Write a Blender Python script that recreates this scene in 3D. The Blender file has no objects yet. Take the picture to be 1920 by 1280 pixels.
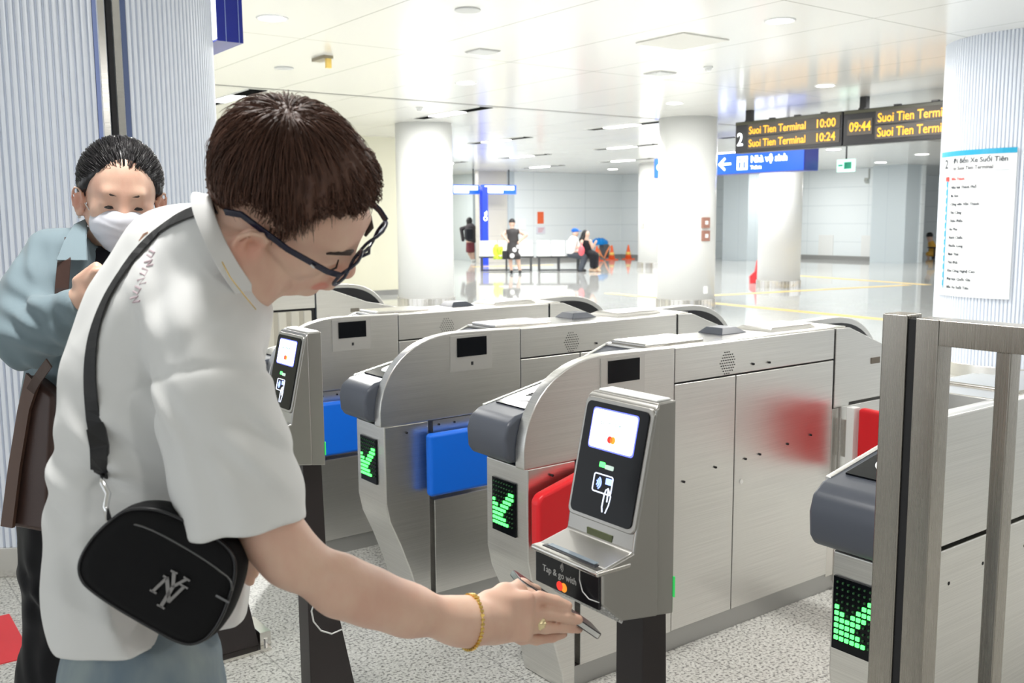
import bpy, math, random
import numpy as np
from mathutils import Matrix, Vector
random.seed(7); np.random.seed(7)
PI = math.pi
S = bpy.context.scene
COL = S.collection

# ------------------------------------------------------------------ camera
FOC = 1801.0; CAMZ = 1.5
YAW, PITCH, ROLL = 0.63779, 0.12742, -0.00701
FW = np.array([math.sin(YAW)*math.cos(PITCH), math.cos(YAW)*math.cos(PITCH), -math.sin(PITCH)])
RT = np.array([math.cos(YAW), -math.sin(YAW), 0.0]); UP = np.cross(RT, FW)
RT, UP = RT*math.cos(ROLL)+UP*math.sin(ROLL), -RT*math.sin(ROLL)+UP*math.cos(ROLL)
CAM = np.array([0, 0, CAMZ])
def P(x, y, d):                      # the point seen at x, y lying d metres ahead
    return CAM + (FW + RT*(x-960)/FOC - UP*(y-640)/FOC)*d
def PY(x, y, Y):
    r = FW + RT*(x-960)/FOC - UP*(y-640)/FOC; return CAM + r*(Y/r[1])
cam = bpy.data.cameras.new('camera'); camo = bpy.data.objects.new('camera', cam); COL.objects.link(camo)
cam.sensor_width = 36; cam.lens = FOC/1920*36; cam.clip_start = 0.05; cam.clip_end = 200
M = Matrix.Identity(4)
for i, v in enumerate((RT, UP, -FW)):
    for j in range(3): M[j][i] = v[j]
M[0][3], M[1][3], M[2][3] = CAM
camo.matrix_world = M
cam.dof.use_dof = True; cam.dof.focus_distance = 2.2; cam.dof.aperture_fstop = 7.5
S.camera = camo

# ------------------------------------------------------------------ light and exposure
S.view_settings.view_transform = 'Standard'; S.view_settings.look = 'None'
S.view_settings.exposure = 0.55; S.view_settings.gamma = 1.0; S.view_settings.use_curve_mapping = False
w = bpy.data.worlds.new('world'); S.world = w; w.use_nodes = True
w.node_tree.nodes['Background'].inputs[0].default_value = (0.93, 0.97, 1.0, 1)
w.node_tree.nodes['Background'].inputs[1].default_value = 1.1
LAMP_W = 38.0
def area_lamp(x, y, z, sx, sy, power, col=(1, .985, .95)):
    l = bpy.data.lights.new('ceiling_or_fill_lamp', 'AREA'); l.shape = 'RECTANGLE'; l.size = sx; l.size_y = sy
    l.energy = power; l.color = col
    o = bpy.data.objects.new('ceiling_or_fill_light', l); COL.objects.link(o); o.location = (x, y, z)
    return o

# ------------------------------------------------------------------ materials
def mat(name, col, rough=.5, metal=0., emit=None, es=1., spec=None, coat=0.):
    m = bpy.data.materials.new(name); m.use_nodes = True
    b = m.node_tree.nodes['Principled BSDF']
    b.inputs['Base Color'].default_value = (*col, 1); b.inputs['Roughness'].default_value = rough
    b.inputs['Metallic'].default_value = metal
    if spec is not None: b.inputs['Specular IOR Level'].default_value = spec
    if coat: b.inputs['Coat Weight'].default_value = coat; b.inputs['Coat Roughness'].default_value = .08
    if emit: b.inputs['Emission Color'].default_value = (*emit, 1); b.inputs['Emission Strength'].default_value = es
    return m
def nodes(m): return m.node_tree, m.node_tree.nodes, m.node_tree.links, m.node_tree.nodes['Principled BSDF']
def noise_bump(m, scale=(200, 200, 200), strength=.1, dist=.001, detail=3, coord='Object', rough=None, colmix=None):
    nt, N, L, b = nodes(m)
    tc = N.new('ShaderNodeTexCoord'); mp = N.new('ShaderNodeMapping'); mp.inputs['Scale'].default_value = scale
    nz = N.new('ShaderNodeTexNoise'); nz.inputs['Scale'].default_value = 1; nz.inputs['Detail'].default_value = detail
    L.new(tc.outputs[coord], mp.inputs[0]); L.new(mp.outputs[0], nz.inputs['Vector'])
    bp = N.new('ShaderNodeBump'); bp.inputs['Strength'].default_value = strength; bp.inputs['Distance'].default_value = dist
    L.new(nz.outputs[0], bp.inputs['Height']); L.new(bp.outputs[0], b.inputs['Normal'])
    if rough:
        r = N.new('ShaderNodeMapRange'); r.inputs[3].default_value = rough[0]; r.inputs[4].default_value = rough[1]
        L.new(nz.outputs[0], r.inputs[0]); L.new(r.outputs[0], b.inputs['Roughness'])
    if colmix:
        cr = N.new('ShaderNodeValToRGB'); cr.color_ramp.elements[0].color = (*colmix[0], 1); cr.color_ramp.elements[1].color = (*colmix[1], 1)
        cr.color_ramp.elements[0].position = .3; cr.color_ramp.elements[1].position = .7
        L.new(nz.outputs[0], cr.inputs[0]); L.new(cr.outputs[0], b.inputs['Base Color'])
    return m
STEEL = noise_bump(mat('brushed_steel', (.75, .74, .71), .3, 1.), (3, 3, 420), .2, .0006, 4, rough=(.24, .40), colmix=((.68, .67, .645), (.80, .79, .765)))
STEEL.node_tree.nodes['Principled BSDF'].inputs['Anisotropic'].default_value = .4
STEELP = noise_bump(mat('polished_steel', (.72, .70, .67), .2, 1.), (3, 3, 300), .12, .0005, 4, rough=(.14, .26))
STEELV = noise_bump(mat('brushed_rail_steel', (.62, .58, .53), .25, 1.), (900, 900, 6), .05, .0002, 2, rough=(.22, .32), colmix=((.36, .335, .30), (.40, .375, .34)))
KSTEEL = noise_bump(mat('satin_kiosk_steel', (.47, .46, .44), .36, 1.), (600, 600, 600), .12, .0004, 2, rough=(.3, .4))
NOSE = noise_bump(mat('slate_plastic', (.080, .090, .115), .38, 0), (700, 700, 700), .15, .0004, 2)
BLACK = mat('black_plastic', (.012, .012, .015), .35)
BLACKG = mat('black_glass', (.004, .005, .007), .12, spec=.18)
DGAP = mat('dark_joint', (.01, .01, .012), .7)
BLUEP = noise_bump(mat('blue_pad', (.0, .17, .88), .42), (900, 900, 900), .35, .0006, 2)
REDP = noise_bump(mat('red_pad', (.78, .012, .02), .35), (900, 900, 900), .35, .0006, 2)
POSTM = noise_bump(mat('dark_brown_post', (.022, .016, .017), .4), (900, 900, 900), .1, .0005, 2)
WHITEP = mat('white_paint', (.85, .86, .85), .4)
COLP = noise_bump(mat('column_enamel', (.80, .81, .80), .32, 0, coat=.3), (2, 2, 2), .02, .001, 2)
FLUTE = mat('fluted_aluminium', (.80, .85, .94), .38, .05)
GREENL = mat('green_led', (.02, .3, .05), .4, emit=(.07, 1, .12), es=2.6)
GREEND = mat('unlit_led', (.02, .09, .03), .4)
AMBER = mat('amber_led', (.4, .2, 0), .4, emit=(1, .45, .03), es=1.15)
WHITEE = mat('lit_white', (.8, .8, .8), .4, emit=(.9, .97, 1), es=2.2)
SCREEN = mat('lit_screen', (.5, .5, .6), .2, emit=(.86, .92, 1), es=2.4)
SCREENB = mat('screen_backlight', (.05, .05, .4), .2, emit=(.12, .15, 1), es=1.6)
BLUES = mat('sign_blue', (.015, .09, .55), .3, emit=(.01, .14, .85), es=.55)
BLUED = mat('sign_case_blue', (.015, .03, .36), .3)
LAMPE = mat('lamp_diffuser', (.9, .9, .9), .4, emit=(1, .99, .96), es=14)
MCR = mat('logo_red', (.8, .02, .02), .4, emit=(1, .05, .03), es=.5)
MCO = mat('logo_orange', (.9, .3, .02), .4, emit=(1, .35, .03), es=.5)
GOLD = mat('gold', (.85, .60, .18), .25, 1.)
CHROME = mat('chrome', (.8, .8, .8), .12, 1.)
def skin_mat(name, c):
    m = mat(name, c, .48); nt, N, L, b = nodes(m)
    b.inputs['Subsurface Weight'].default_value = .12; b.inputs['Subsurface Radius'].default_value = (.012, .005, .003); b.inputs['Subsurface Scale'].default_value = 1
    va = N.new('ShaderNodeVertexColor'); va.layer_name = 'tint'
    mx = N.new('ShaderNodeMix'); mx.data_type = 'RGBA'; mx.blend_type = 'MULTIPLY'; mx.inputs[0].default_value = 1; mx.inputs[6].default_value = (*c, 1)
    nz = N.new('ShaderNodeTexNoise'); nz.inputs['Scale'].default_value = 22; nz.inputs['Detail'].default_value = 5
    cr = N.new('ShaderNodeValToRGB'); cr.color_ramp.elements[0].color = (.93, .84, .82, 1); cr.color_ramp.elements[1].color = (1.0, 1.0, .98, 1)
    cr.color_ramp.elements[0].position = .35; cr.color_ramp.elements[1].position = .65
    m2 = N.new('ShaderNodeMix'); m2.data_type = 'RGBA'; m2.blend_type = 'MULTIPLY'; m2.inputs[0].default_value = 1
    L.new(va.outputs[0], mx.inputs[7]); L.new(nz.outputs[0], cr.inputs[0]); L.new(mx.outputs[2], m2.inputs[6]); L.new(cr.outputs[0], m2.inputs[7]); L.new(m2.outputs[2], b.inputs['Base Color'])
    n2 = N.new('ShaderNodeTexNoise'); n2.inputs['Scale'].default_value = 400; bp = N.new('ShaderNodeBump'); bp.inputs['Strength'].default_value = .15; bp.inputs['Distance'].default_value = .0008
    L.new(n2.outputs[0], bp.inputs['Height']); L.new(bp.outputs[0], b.inputs['Normal'])
    return m
def cloth_mat(name, c, rough=.85, weave=900, var=.06, vcol=False):
    m = mat(name, c, rough, spec=.2); nt, N, L, b = nodes(m)
    b.inputs['Sheen Weight'].default_value = .15
    tc = N.new('ShaderNodeTexCoord'); nz = N.new('ShaderNodeTexNoise'); nz.inputs['Scale'].default_value = weave; nz.inputs['Detail'].default_value = 2
    bp = N.new('ShaderNodeBump'); bp.inputs['Strength'].default_value = .25; bp.inputs['Distance'].default_value = .0006
    L.new(tc.outputs['Object'], nz.inputs[0]); L.new(nz.outputs[0], bp.inputs['Height']); L.new(bp.outputs[0], b.inputs['Normal'])
    if vcol:
        va = N.new('ShaderNodeVertexColor'); va.layer_name = 'tint'
        mx = N.new('ShaderNodeMix'); mx.data_type = 'RGBA'; mx.blend_type = 'MULTIPLY'; mx.inputs[0].default_value = 1; mx.inputs[6].default_value = (*c, 1)
        L.new(va.outputs[0], mx.inputs[7]); L.new(mx.outputs[2], b.inputs['Base Color'])
    return m

# ------------------------------------------------------------------ mesh helpers
def setp(o, label=None, cat=None, group=None, kind=None):
    if label: o['label'] = label
    if cat: o['category'] = cat
    if group: o['group'] = group
    if kind: o['kind'] = kind
    return o
def empty(name, loc, label, cat, group=None, rz=0):
    o = bpy.data.objects.new(name, None); COL.objects.link(o); o.location = tuple(loc); o.rotation_euler = (0, 0, rz)
    o.empty_display_size = .1
    return setp(o, label, cat, group)
class MB:
    def __init__(s): s.v = []; s.f = []; s.n = 0; s.origin = np.zeros(3)
    def add(s, v, f):
        v = np.asarray(v, float).reshape(-1, 3); s.v.append(v); s.f += [tuple(int(i)+s.n for i in q) for q in f]; s.n += len(v); return s
    def box(s, a, b):
        (x0, y0, z0), (x1, y1, z1) = a, b
        return s.add([(x0,y0,z0),(x1,y0,z0),(x1,y1,z0),(x0,y1,z0),(x0,y0,z1),(x1,y0,z1),(x1,y1,z1),(x0,y1,z1)],
              [(0,3,2,1),(4,5,6,7),(0,1,5,4),(1,2,6,5),(2,3,7,6),(3,0,4,7)])
    def obox(s, c, ax, ay, az):           # oriented box: centre and three half-axis vectors
        c, ax, ay, az = map(np.asarray, (c, ax, ay, az)); v = []
        for sz in (-1, 1):
            for sx, sy in ((-1,-1),(1,-1),(1,1),(-1,1)): v.append(c+ax*sx+ay*sy+az*sz)
        return s.add(v, [(0,3,2,1),(4,5,6,7),(0,1,5,4),(1,2,6,5),(2,3,7,6),(3,0,4,7)])
    def prism(s, pts, plane, a, b):       # polygon in 'xz','xy','yz', extruded from a to b on the third axis
        def mk(p, t):
            return {'xz': (p[0], t, p[1]), 'xy': (p[0], p[1], t), 'yz': (t, p[0], p[1])}[plane]
        n = len(pts); v = [mk(p, a) for p in pts]+[mk(p, b) for p in pts]
        f = [tuple(range(n))[::-1], tuple(range(n, 2*n))]+[(i, (i+1) % n, n+(i+1) % n, n+i) for i in range(n)]
        return s.add(v, f)
    def loft(s, rings, cap=True, closed=True):
        n = len(rings[0]); m = len(rings); v = [p for r in rings for p in r]; f = []
        for j in range(m-1):
            for i in range(n if closed else n-1):
                k = (i+1) % n; f.append((j*n+i, j*n+k, (j+1)*n+k, (j+1)*n+i))
        if cap and closed: f += [tuple(range(n))[::-1], tuple((m-1)*n+i for i in range(n))]
        return s.add(v, f)
    def cyl(s, c, r, z0, z1, n=32, r2=None):
        r2 = r if r2 is None else r2
        return s.loft([[(c[0]+rr*math.cos(2*PI*i/n), c[1]+rr*math.sin(2*PI*i/n), z) for i in range(n)] for rr, z in ((r, z0), (r2, z1))])
    def tube(s, pts, r, n=8, cap=True):
        pts = [np.asarray(p, float) for p in pts]; rr = r if hasattr(r, '__len__') else [r]*len(pts)
        t0 = pts[1]-pts[0]; u = np.cross(t0, (0, 0, 1.)); 
        if np.linalg.norm(u) < 1e-6: u = np.cross(t0, (1., 0, 0))
        u /= np.linalg.norm(u); rings = []
        for i, p in enumerate(pts):
            t = pts[min(i+1, len(pts)-1)]-pts[max(i-1, 0)]; t = t/(np.linalg.norm(t)+1e-12)
            u = u-t*np.dot(u, t); u /= np.linalg.norm(u)+1e-12; w_ = np.cross(t, u)
            rings.append([p+rr[i]*(u*math.cos(2*PI*k/n)+w_*math.sin(2*PI*k/n)) for k in range(n)])
        return s.loft(rings, cap)
    def strap(s, pts, normals, wd, th):
        rings = []
        pts = [np.asarray(p, float) for p in pts]
        for i, p in enumerate(pts):
            t = pts[min(i+1, len(pts)-1)]-pts[max(i-1, 0)]; t /= np.linalg.norm(t); nn = np.asarray(normals[i], float); nn = nn-t*np.dot(nn, t); nn /= np.linalg.norm(nn)
            sd = np.cross(t, nn); rings.append([p+sd*wd/2+nn*th/2, p-sd*wd/2+nn*th/2, p-sd*wd/2-nn*th/2, p+sd*wd/2-nn*th/2])
        return s.loft(rings)
    def xf(s, fn):
        s.v = [np.array([fn(p) for p in a]) for a in s.v]; return s
    def build(s, name, m, parent=None, bevel=0, smooth=False, world=False, seg=2):
        v = np.concatenate(s.v) if s.v else np.zeros((0, 3))
        if world and parent is not None: v = v-np.array(parent_loc(parent))
        me = bpy.data.meshes.new(name); me.from_pydata(v.tolist(), [], s.f); me.update()
        me.materials.append(m)
        o = bpy.data.objects.new(name, me); COL.objects.link(o)
        if parent is not None: o.parent = parent
        if smooth: me.polygons.foreach_set('use_smooth', [True]*len(me.polygons))
        if bevel:
            md = o.modifiers.new('bevel', 'BEVEL'); md.width = bevel; md.segments = seg; md.limit_method = 'ANGLE'; md.angle_limit = math.radians(35)
            me.polygons.foreach_set('use_smooth', [True]*len(me.polygons)); 
            wn = o.modifiers.new('wn', 'WEIGHTED_NORMAL'); wn.keep_sharp = False
        return o
def parent_loc(o):
    l = np.array(o.location)
    return l if o.parent is None else l+parent_loc(o.parent)
def copy_tree(o, parent=None):
    c = o.copy(); COL.objects.link(c); c.parent = parent
    for ch in list(CH(o)): copy_tree(ch, c)
    return c
def CH(o): return [q for q in COL.objects if q.parent == o]
def text_mesh(s, size, depth=.001, align='LEFT', offset=0):
    cu = bpy.data.curves.new('t', 'FONT'); cu.body = s; cu.size = size; cu.extrude = depth; cu.align_x = align; cu.resolution_u = 3; cu.offset = offset
    ob = bpy.data.objects.new('t', cu); me = bpy.data.meshes.new_from_object(ob)
    v = np.array([x.co[:] for x in me.vertices]); f = [tuple(p.vertices) for p in me.polygons]
    bpy.data.objects.remove(ob); bpy.data.curves.remove(cu); bpy.data.meshes.remove(me)
    return v, f
def add_text(mb, s, size, org, ux, uy, depth=.001, align='LEFT', xs=1., offset=0):
    v, f = text_mesh(s, size, depth, align, offset); ux, uy = np.asarray(ux, float), np.asarray(uy, float); nz = np.cross(ux, uy)
    mb.add(np.asarray(org)+v[:, :1]*xs*ux+v[:, 1:2]*uy+v[:, 2:3]*nz, f); return mb

# ------------------------------------------------------------------ signed-distance modelling (smooth blends) and surface nets
class SDF:
    def __init__(s, k=.02): s.p = []; s.k = k; s.mods = []
    def cone(s, a, b, ra, rb, k=None, flat=None, sub=False):
        s.p.append(('c', np.array(a, float), np.array(b, float), ra, rb, s.k if k is None else k, flat, sub)); return s
    def chain(s, pts, k=None, flat=None):
        for (a, ra), (b, rb) in zip(pts[:-1], pts[1:]): s.cone(a, b, ra, rb, k, flat)
        return s
    def ell(s, c, r, R=None, k=None, sub=False):
        s.p.append(('e', np.array(c, float), np.array(r, float), np.eye(3) if R is None else np.array(R), 0, s.k if k is None else k, None, sub)); return s
    def box(s, c, r, R=None, rnd=.01, k=None, sub=False):
        s.p.append(('b', np.array(c, float), np.array(r, float), np.eye(3) if R is None else np.array(R), rnd, s.k if k is None else k, None, sub)); return s
    def cut(s, p0, n, near=None, k=0.002):
        s.p.append(('k', np.array(p0, float), np.array(n, float)/np.linalg.norm(n), near, 0, k, None, True)); return s
    def bbox(s, q):
        if q[0] == 'c':
            r = max(q[3], q[4])*(max(1, q[6][1]) if q[6] else 1); return np.minimum(q[1], q[2])-r, np.maximum(q[1], q[2])+r
        if q[0] in 'eb':
            e = np.abs(q[3].T) @ q[2]; return q[1]-e, q[1]+e
        return None
    def dist(s, q, X):
        if q[0] == 'c':
            a, b, ra, rb = q[1:5]; ab = b-a; L2 = ab@ab+1e-12; Y = X-a
            if q[6]:
                ax, fc = q[6]; ax = np.asarray(ax)
                abn = ab-ax*(ab@ax)*(1-1/fc); Y = Y-np.outer(Y@ax, ax)*(1-1/fc); ab = abn; L2 = ab@ab+1e-12
            t = np.clip(Y@ab/L2, 0, 1); D_ = Y-t[:, None]*ab; d = np.sqrt((D_*D_).sum(1))-(ra+(rb-ra)*t)
            return d
        if q[0] == 'e':
            Y = (X-q[1])@q[3].T; k0 = np.sqrt(((Y/q[2])**2).sum(1)); k1 = np.sqrt(((Y/q[2]**2)**2).sum(1))+1e-9
            return k0*(k0-1)/k1
        if q[0] == 'b':
            Y = np.abs((X-q[1])@q[3].T)-q[2]+q[4]
            return np.sqrt((np.maximum(Y, 0)**2).sum(1))+np.minimum(Y.max(1), 0)-q[4]
        if q[0] == 'k':
            d = (X-q[1])@q[2]
            if q[3] is not None:                    # only acts inside a sphere (centre, radius)
                c, r = q[3]; d = np.minimum(d, r-np.sqrt(((X-c)**2).sum(1)))
            return -d
    def ev(s, X, prims=None):
        d = np.full(len(X), 1.0)
        for q in (s.p if prims is None else prims):
            e = s.dist(q, X); k = q[5]
            if q[7]:
                e = -e; h = np.maximum(k-np.abs(d-e), 0)/k if k > 0 else 0; d = np.maximum(d, e)+h*h*k*.25
            else:
                h = np.maximum(k-np.abs(d-e), 0)/k; d = np.minimum(d, e)-h*h*k*.25
        for m in s.mods: d = m(X, d)
        return d
    def mesh(s, h, margin=.02):
        B = 20; pos = [q for q in s.p if not q[7]]
        bbs = [s.bbox(q) for q in pos]
        lo = np.min([b[0] for b in bbs], 0)-margin; hi = np.max([b[1] for b in bbs], 0)+margin
        nb = np.ceil((hi-lo)/(h*B)).astype(int); VI = []; VP = []; Q = []
        g = np.arange(B+2)
        for bi in np.ndindex(*nb):
            base = np.array(bi)*B; a = lo+base*h; b = a+(B+1)*h
            use = [q for q, bb in zip(pos, bbs) if np.all(bb[0]-q[5]-margin*.5 < b) and np.all(bb[1]+q[5]+margin*.5 > a)]
            if not use: continue
            us = set(id(q) for q in use); pr = [q for q in s.p if q[7] or id(q) in us]
            c = (a+b)/2
            dc = s.ev(np.array([c]), pr)[0]
            if abs(dc) > np.linalg.norm(b-a)*.5+.03 and not any(q[6] for q in use) and not any(q[0] == 'e' for q in use): continue
            I = np.stack(np.meshgrid(g, g, g, indexing='ij'), -1).reshape(-1, 3); F = s.ev(lo+(base+I)*h, pr).reshape(B+2, B+2, B+2)
            sg = F < 0
            if sg.all() or not sg.any(): continue
            n = B+1; acc = np.zeros((n, n, n, 3)); cnt = np.zeros((n, n, n))
            for ax in range(3):
                for o1 in (0, 1):
                    for o2 in (0, 1):
                        off = [0, 0, 0]; oth = [i for i in range(3) if i != ax]; off[oth[0]] = o1; off[oth[1]] = o2
                        s0 = tuple(slice(off[i], off[i]+n) for i in range(3)); off2 = list(off); off2[ax] = 1
                        s1 = tuple(slice(off2[i], off2[i]+n) for i in range(3))
                        f0, f1 = F[s0], F[s1]; cr = (f0 < 0) != (f1 < 0); t = np.where(cr, f0/np.where(cr, f0-f1, 1), 0)
                        p = np.zeros((n, n, n, 3)); p[..., ax] = t; p[..., oth[0]] = o1; p[..., oth[1]] = o2
                        acc += p*cr[..., None]; cnt += cr
            ok = cnt > 0; ci = np.argwhere(ok); gi = ci+base
            key = (gi[:, 0].astype(np.int64)*4096+gi[:, 1])*4096+gi[:, 2]
            VI.append(key); VP.append(lo+(gi+acc[ok]/cnt[ok][:, None])*h)
            for ax in range(3):               # quads around crossing edges owned by this block
                o = [i for i in range(3) if i != ax]
                s0 = [slice(1, B+1)]*3; s1 = list(s0); s1[ax] = slice(2, B+2)
                # edges start at nodes 1..B (their four cells lie in this block)
                cr = sg[tuple(s0)] != sg[tuple(s1)]; e = np.argwhere(cr)+1
                if not len(e): continue
                ins = sg[e[:, 0], e[:, 1], e[:, 2]]; q = []
                for d1, d2 in ((-1, -1), (0, -1), (0, 0), (-1, 0)):
                    c_ = e.copy(); c_[:, o[0]] += d1; c_[:, o[1]] += d2; c_ = c_+base
                    q.append((c_[:, 0].astype(np.int64)*4096+c_[:, 1])*4096+c_[:, 2])
                q = np.stack(q, 1); fl = ins if ax != 1 else ~ins
                q[~fl] = q[~fl][:, ::-1]; Q.append(q)
        VI = np.concatenate(VI); VP = np.concatenate(VP); Q = np.concatenate(Q)
        ks, first = np.unique(VI, return_index=True); V = VP[first]
        qi = np.searchsorted(ks, Q); good = (qi < len(ks)).all(1); qi = qi[good]; Q = Q[good]; good = (ks[qi] == Q).all(1); qi = qi[good]
        return V, qi
    def build(s, name, h, m, parent=None, tint=None, sm=2, margin=.02):
        V, Q = s.mesh(h, margin)
        for _ in range(sm):                    # light Laplacian smoothing
            A = np.zeros_like(V); C = np.zeros(len(V))
            for i in range(4):
                a, b = Q[:, i], Q[:, (i+1) % 4]
                for ax in range(3): A[:, ax] += np.bincount(a, V[b, ax], len(V))+np.bincount(b, V[a, ax], len(V))
                C += np.bincount(a, minlength=len(V))+np.bincount(b, minlength=len(V))
            V = V*.5+A/np.maximum(C, 1)[:, None]*.5
        return mesh_np(name, V, Q, m, parent, tint)
def mesh_np(name, V, Q, m, parent=None, tint=None, smooth=True):
    Wv = V.copy()
    if parent is not None: V = V-parent_loc(parent)
    me = bpy.data.meshes.new(name); me.vertices.add(len(V)); me.vertices.foreach_set('co', V.ravel())
    k = Q.shape[1]
    me.loops.add(Q.size); me.polygons.add(len(Q)); me.loops.foreach_set('vertex_index', Q.ravel().astype(np.int32))
    me.polygons.foreach_set('loop_start', np.arange(0, Q.size, k, dtype=np.int32)); me.polygons.foreach_set('loop_total', np.full(len(Q), k, dtype=np.int32))
    me.update(calc_edges=True); me.validate()
    me.polygons.foreach_set('use_smooth', [smooth]*len(me.polygons)); me.materials.append(m)
    ca = me.color_attributes.new('tint', 'FLOAT_COLOR', 'POINT')
    c = np.ones((len(V), 4)); 
    if tint is not None: c[:, :3] = tint(Wv)
    ca.data.foreach_set('color', c.ravel())
    o = bpy.data.objects.new(name, me); COL.objects.link(o)
    if parent is not None: o.parent = parent
    return o
def px(r, d): return r*d/FOC
def K(x, y, d, r): return (P(x, y, d), px(r, d))

# ================================================================== THE SETTING
CEIL = 3.1
# floor: polished pale stone in the hall, speckled granite paving around the gates
FL = mat('floor_stone', (.7, .7, .68), .12); nt, N, L, b = nodes(FL)
tc = N.new('ShaderNodeTexCoord'); sep = N.new('ShaderNodeSeparateXYZ'); L.new(tc.outputs['Object'], sep.inputs[0])
vo = N.new('ShaderNodeTexVoronoi'); vo.inputs['Scale'].default_value = 130; L.new(tc.outputs['Object'], vo.inputs['Vector'])
nz = N.new('ShaderNodeTexNoise'); nz.inputs['Scale'].default_value = 95; nz.inputs['Detail'].default_value = 4; L.new(tc.outputs['Object'], nz.inputs['Vector'])
cr = N.new('ShaderNodeValToRGB'); e = cr.color_ramp.elements; e[0].position = .36; e[0].color = (.20, .195, .185, 1); e[1].position = .5; e[1].color = (.74, .735, .70, 1)
L.new(nz.outputs[0], cr.inputs[0])
cv = N.new('ShaderNodeValToRGB'); e = cv.color_ramp.elements; e[0].color = (.62, .62, .60, 1); e[1].color = (1, 1, 1, 1)
L.new(vo.outputs['Color'], cv.inputs[0])
mg = N.new('ShaderNodeMix'); mg.data_type = 'RGBA'; mg.blend_type = 'MULTIPLY'; mg.inputs[0].default_value = .8
L.new(cr.outputs[0], mg.inputs[6]); L.new(cv.outputs[0], mg.inputs[7])
def tile(scale, mortar=.004, c1=(1, 1, 1), cm=(.6, .6, .6), w=1., h=1.):
    br = N.new('ShaderNodeTexBrick'); br.offset = 0; br.inputs['Scale'].default_value = scale; br.inputs['Mortar Size'].default_value = mortar
    br.inputs['Color1'].default_value = (*c1, 1); br.inputs['Color2'].default_value = (*[x*.97 for x in c1], 1); br.inputs['Mortar'].default_value = (*cm, 1)
    br.inputs['Brick Width'].default_value = w; br.inputs['Row Height'].default_value = h; return br
br = tile(1/.6, .004); L.new(tc.outputs['Object'], br.inputs['Vector'])
mt = N.new('ShaderNodeMix'); mt.data_type = 'RGBA'; mt.blend_type = 'MULTIPLY'; mt.inputs[0].default_value = 1
L.new(mg.outputs[2], mt.inputs[6]); L.new(br.outputs[0], mt.inputs[7])
nzp = N.new('ShaderNodeTexNoise'); nzp.inputs['Scale'].default_value = 60; nzp.inputs['Detail'].default_value = 3; L.new(tc.outputs['Object'], nzp.inputs['Vector'])
cp = N.new('ShaderNodeValToRGB'); e = cp.color_ramp.elements; e[0].position = .35; e[0].color = (.50, .51, .50, 1); e[1].position = .6; e[1].color = (.62, .63, .62, 1)
L.new(nzp.outputs[0], cp.inputs[0])
b2 = tile(1/.8, .004, cm=(.85, .85, .85)); L.new(tc.outputs['Object'], b2.inputs['Vector'])
mp = N.new('ShaderNodeMix'); mp.data_type = 'RGBA'; mp.blend_type = 'MULTIPLY'; mp.inputs[0].default_value = 1
L.new(cp.outputs[0], mp.inputs[6]); L.new(b2.outputs[0], mp.inputs[7])
th = N.new('ShaderNodeMath'); th.operation = 'GREATER_THAN'; th.inputs[1].default_value = 4.6; L.new(sep.outputs[0], th.inputs[0])
th2 = N.new('ShaderNodeMath'); th2.operation = 'GREATER_THAN'; th2.inputs[1].default_value = 7.2; L.new(sep.outputs[1], th2.inputs[0])
mxm = N.new('ShaderNodeMath'); mxm.operation = 'MAXIMUM'; L.new(th.outputs[0], mxm.inputs[0]); L.new(th2.outputs[0], mxm.inputs[1])
mf = N.new('ShaderNodeMix'); mf.data_type = 'RGBA'; L.new(mxm.outputs[0], mf.inputs[0]); L.new(mt.outputs[2], mf.inputs[6]); L.new(mp.outputs[2], mf.inputs[7])
L.new(mf.outputs[2], b.inputs['Base Color'])
rr = N.new('ShaderNodeMapRange'); rr.inputs[3].default_value = .42; rr.inputs[4].default_value = .045; L.new(mxm.outputs[0], rr.inputs[0]); L.new(rr.outputs[0], b.inputs['Roughness'])
b.inputs['Specular IOR Level'].default_value = .6
setp(MB().box((-9, -9, -.12), (46, 36, 0)).build('floor', FL), kind='structure')

# ceiling: glossy white metal panels, seams every 1.15 m one way and 3.3 m the other
CE = mat('ceiling_panel', (.83, .83, .80), .16, spec=.7); nt, N, L, b = nodes(CE)
tc = N.new('ShaderNodeTexCoord'); sep = N.new('ShaderNodeSeparateXYZ'); L.new(tc.outputs['Object'], sep.inputs[0])
def seam(out, first, step, halfw):
    a = N.new('ShaderNodeMath'); a.operation = 'SUBTRACT'; a.inputs[1].default_value = first-step/2; L.new(out, a.inputs[0])
    m_ = N.new('ShaderNodeMath'); m_.operation = 'FLOORED_MODULO'; m_.inputs[1].default_value = step; L.new(a.outputs[0], m_.inputs[0])
    s_ = N.new('ShaderNodeMath'); s_.operation = 'SUBTRACT'; s_.inputs[1].default_value = step/2; L.new(m_.outputs[0], s_.inputs[0])
    ab = N.new('ShaderNodeMath'); ab.operation = 'ABSOLUTE'; L.new(s_.outputs[0], ab.inputs[0])
    lt = N.new('ShaderNodeMath'); lt.operation = 'LESS_THAN'; lt.inputs[1].default_value = halfw; L.new(ab.outputs[0], lt.inputs[0]); return lt
s1 = seam(sep.outputs[0], 3.77, 1.15, .005); s2 = seam(sep.outputs[1], 4.75, 3.45, .006)
ma = N.new('ShaderNodeMath'); ma.operation = 'MAXIMUM'; L.new(s1.outputs[0], ma.inputs[0]); L.new(s2.outputs[0], ma.inputs[1])
mc = N.new('ShaderNodeMix'); mc.data_type = 'RGBA'; mc.inputs[6].default_value = (.83, .83, .80, 1); mc.inputs[7].default_value = (.33, .32, .29, 1)
L.new(ma.outputs[0], mc.inputs[0]); L.new(mc.outputs[2], b.inputs['Base Color'])
setp(MB().box((-9, -9, CEIL), (46, 36, CEIL+.1)).build('ceiling', CE), kind='structure')
WJ = mat('seam_dark_gap', (.10, .10, .09), .6)  # dark colour of the wide ceiling seam
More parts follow.
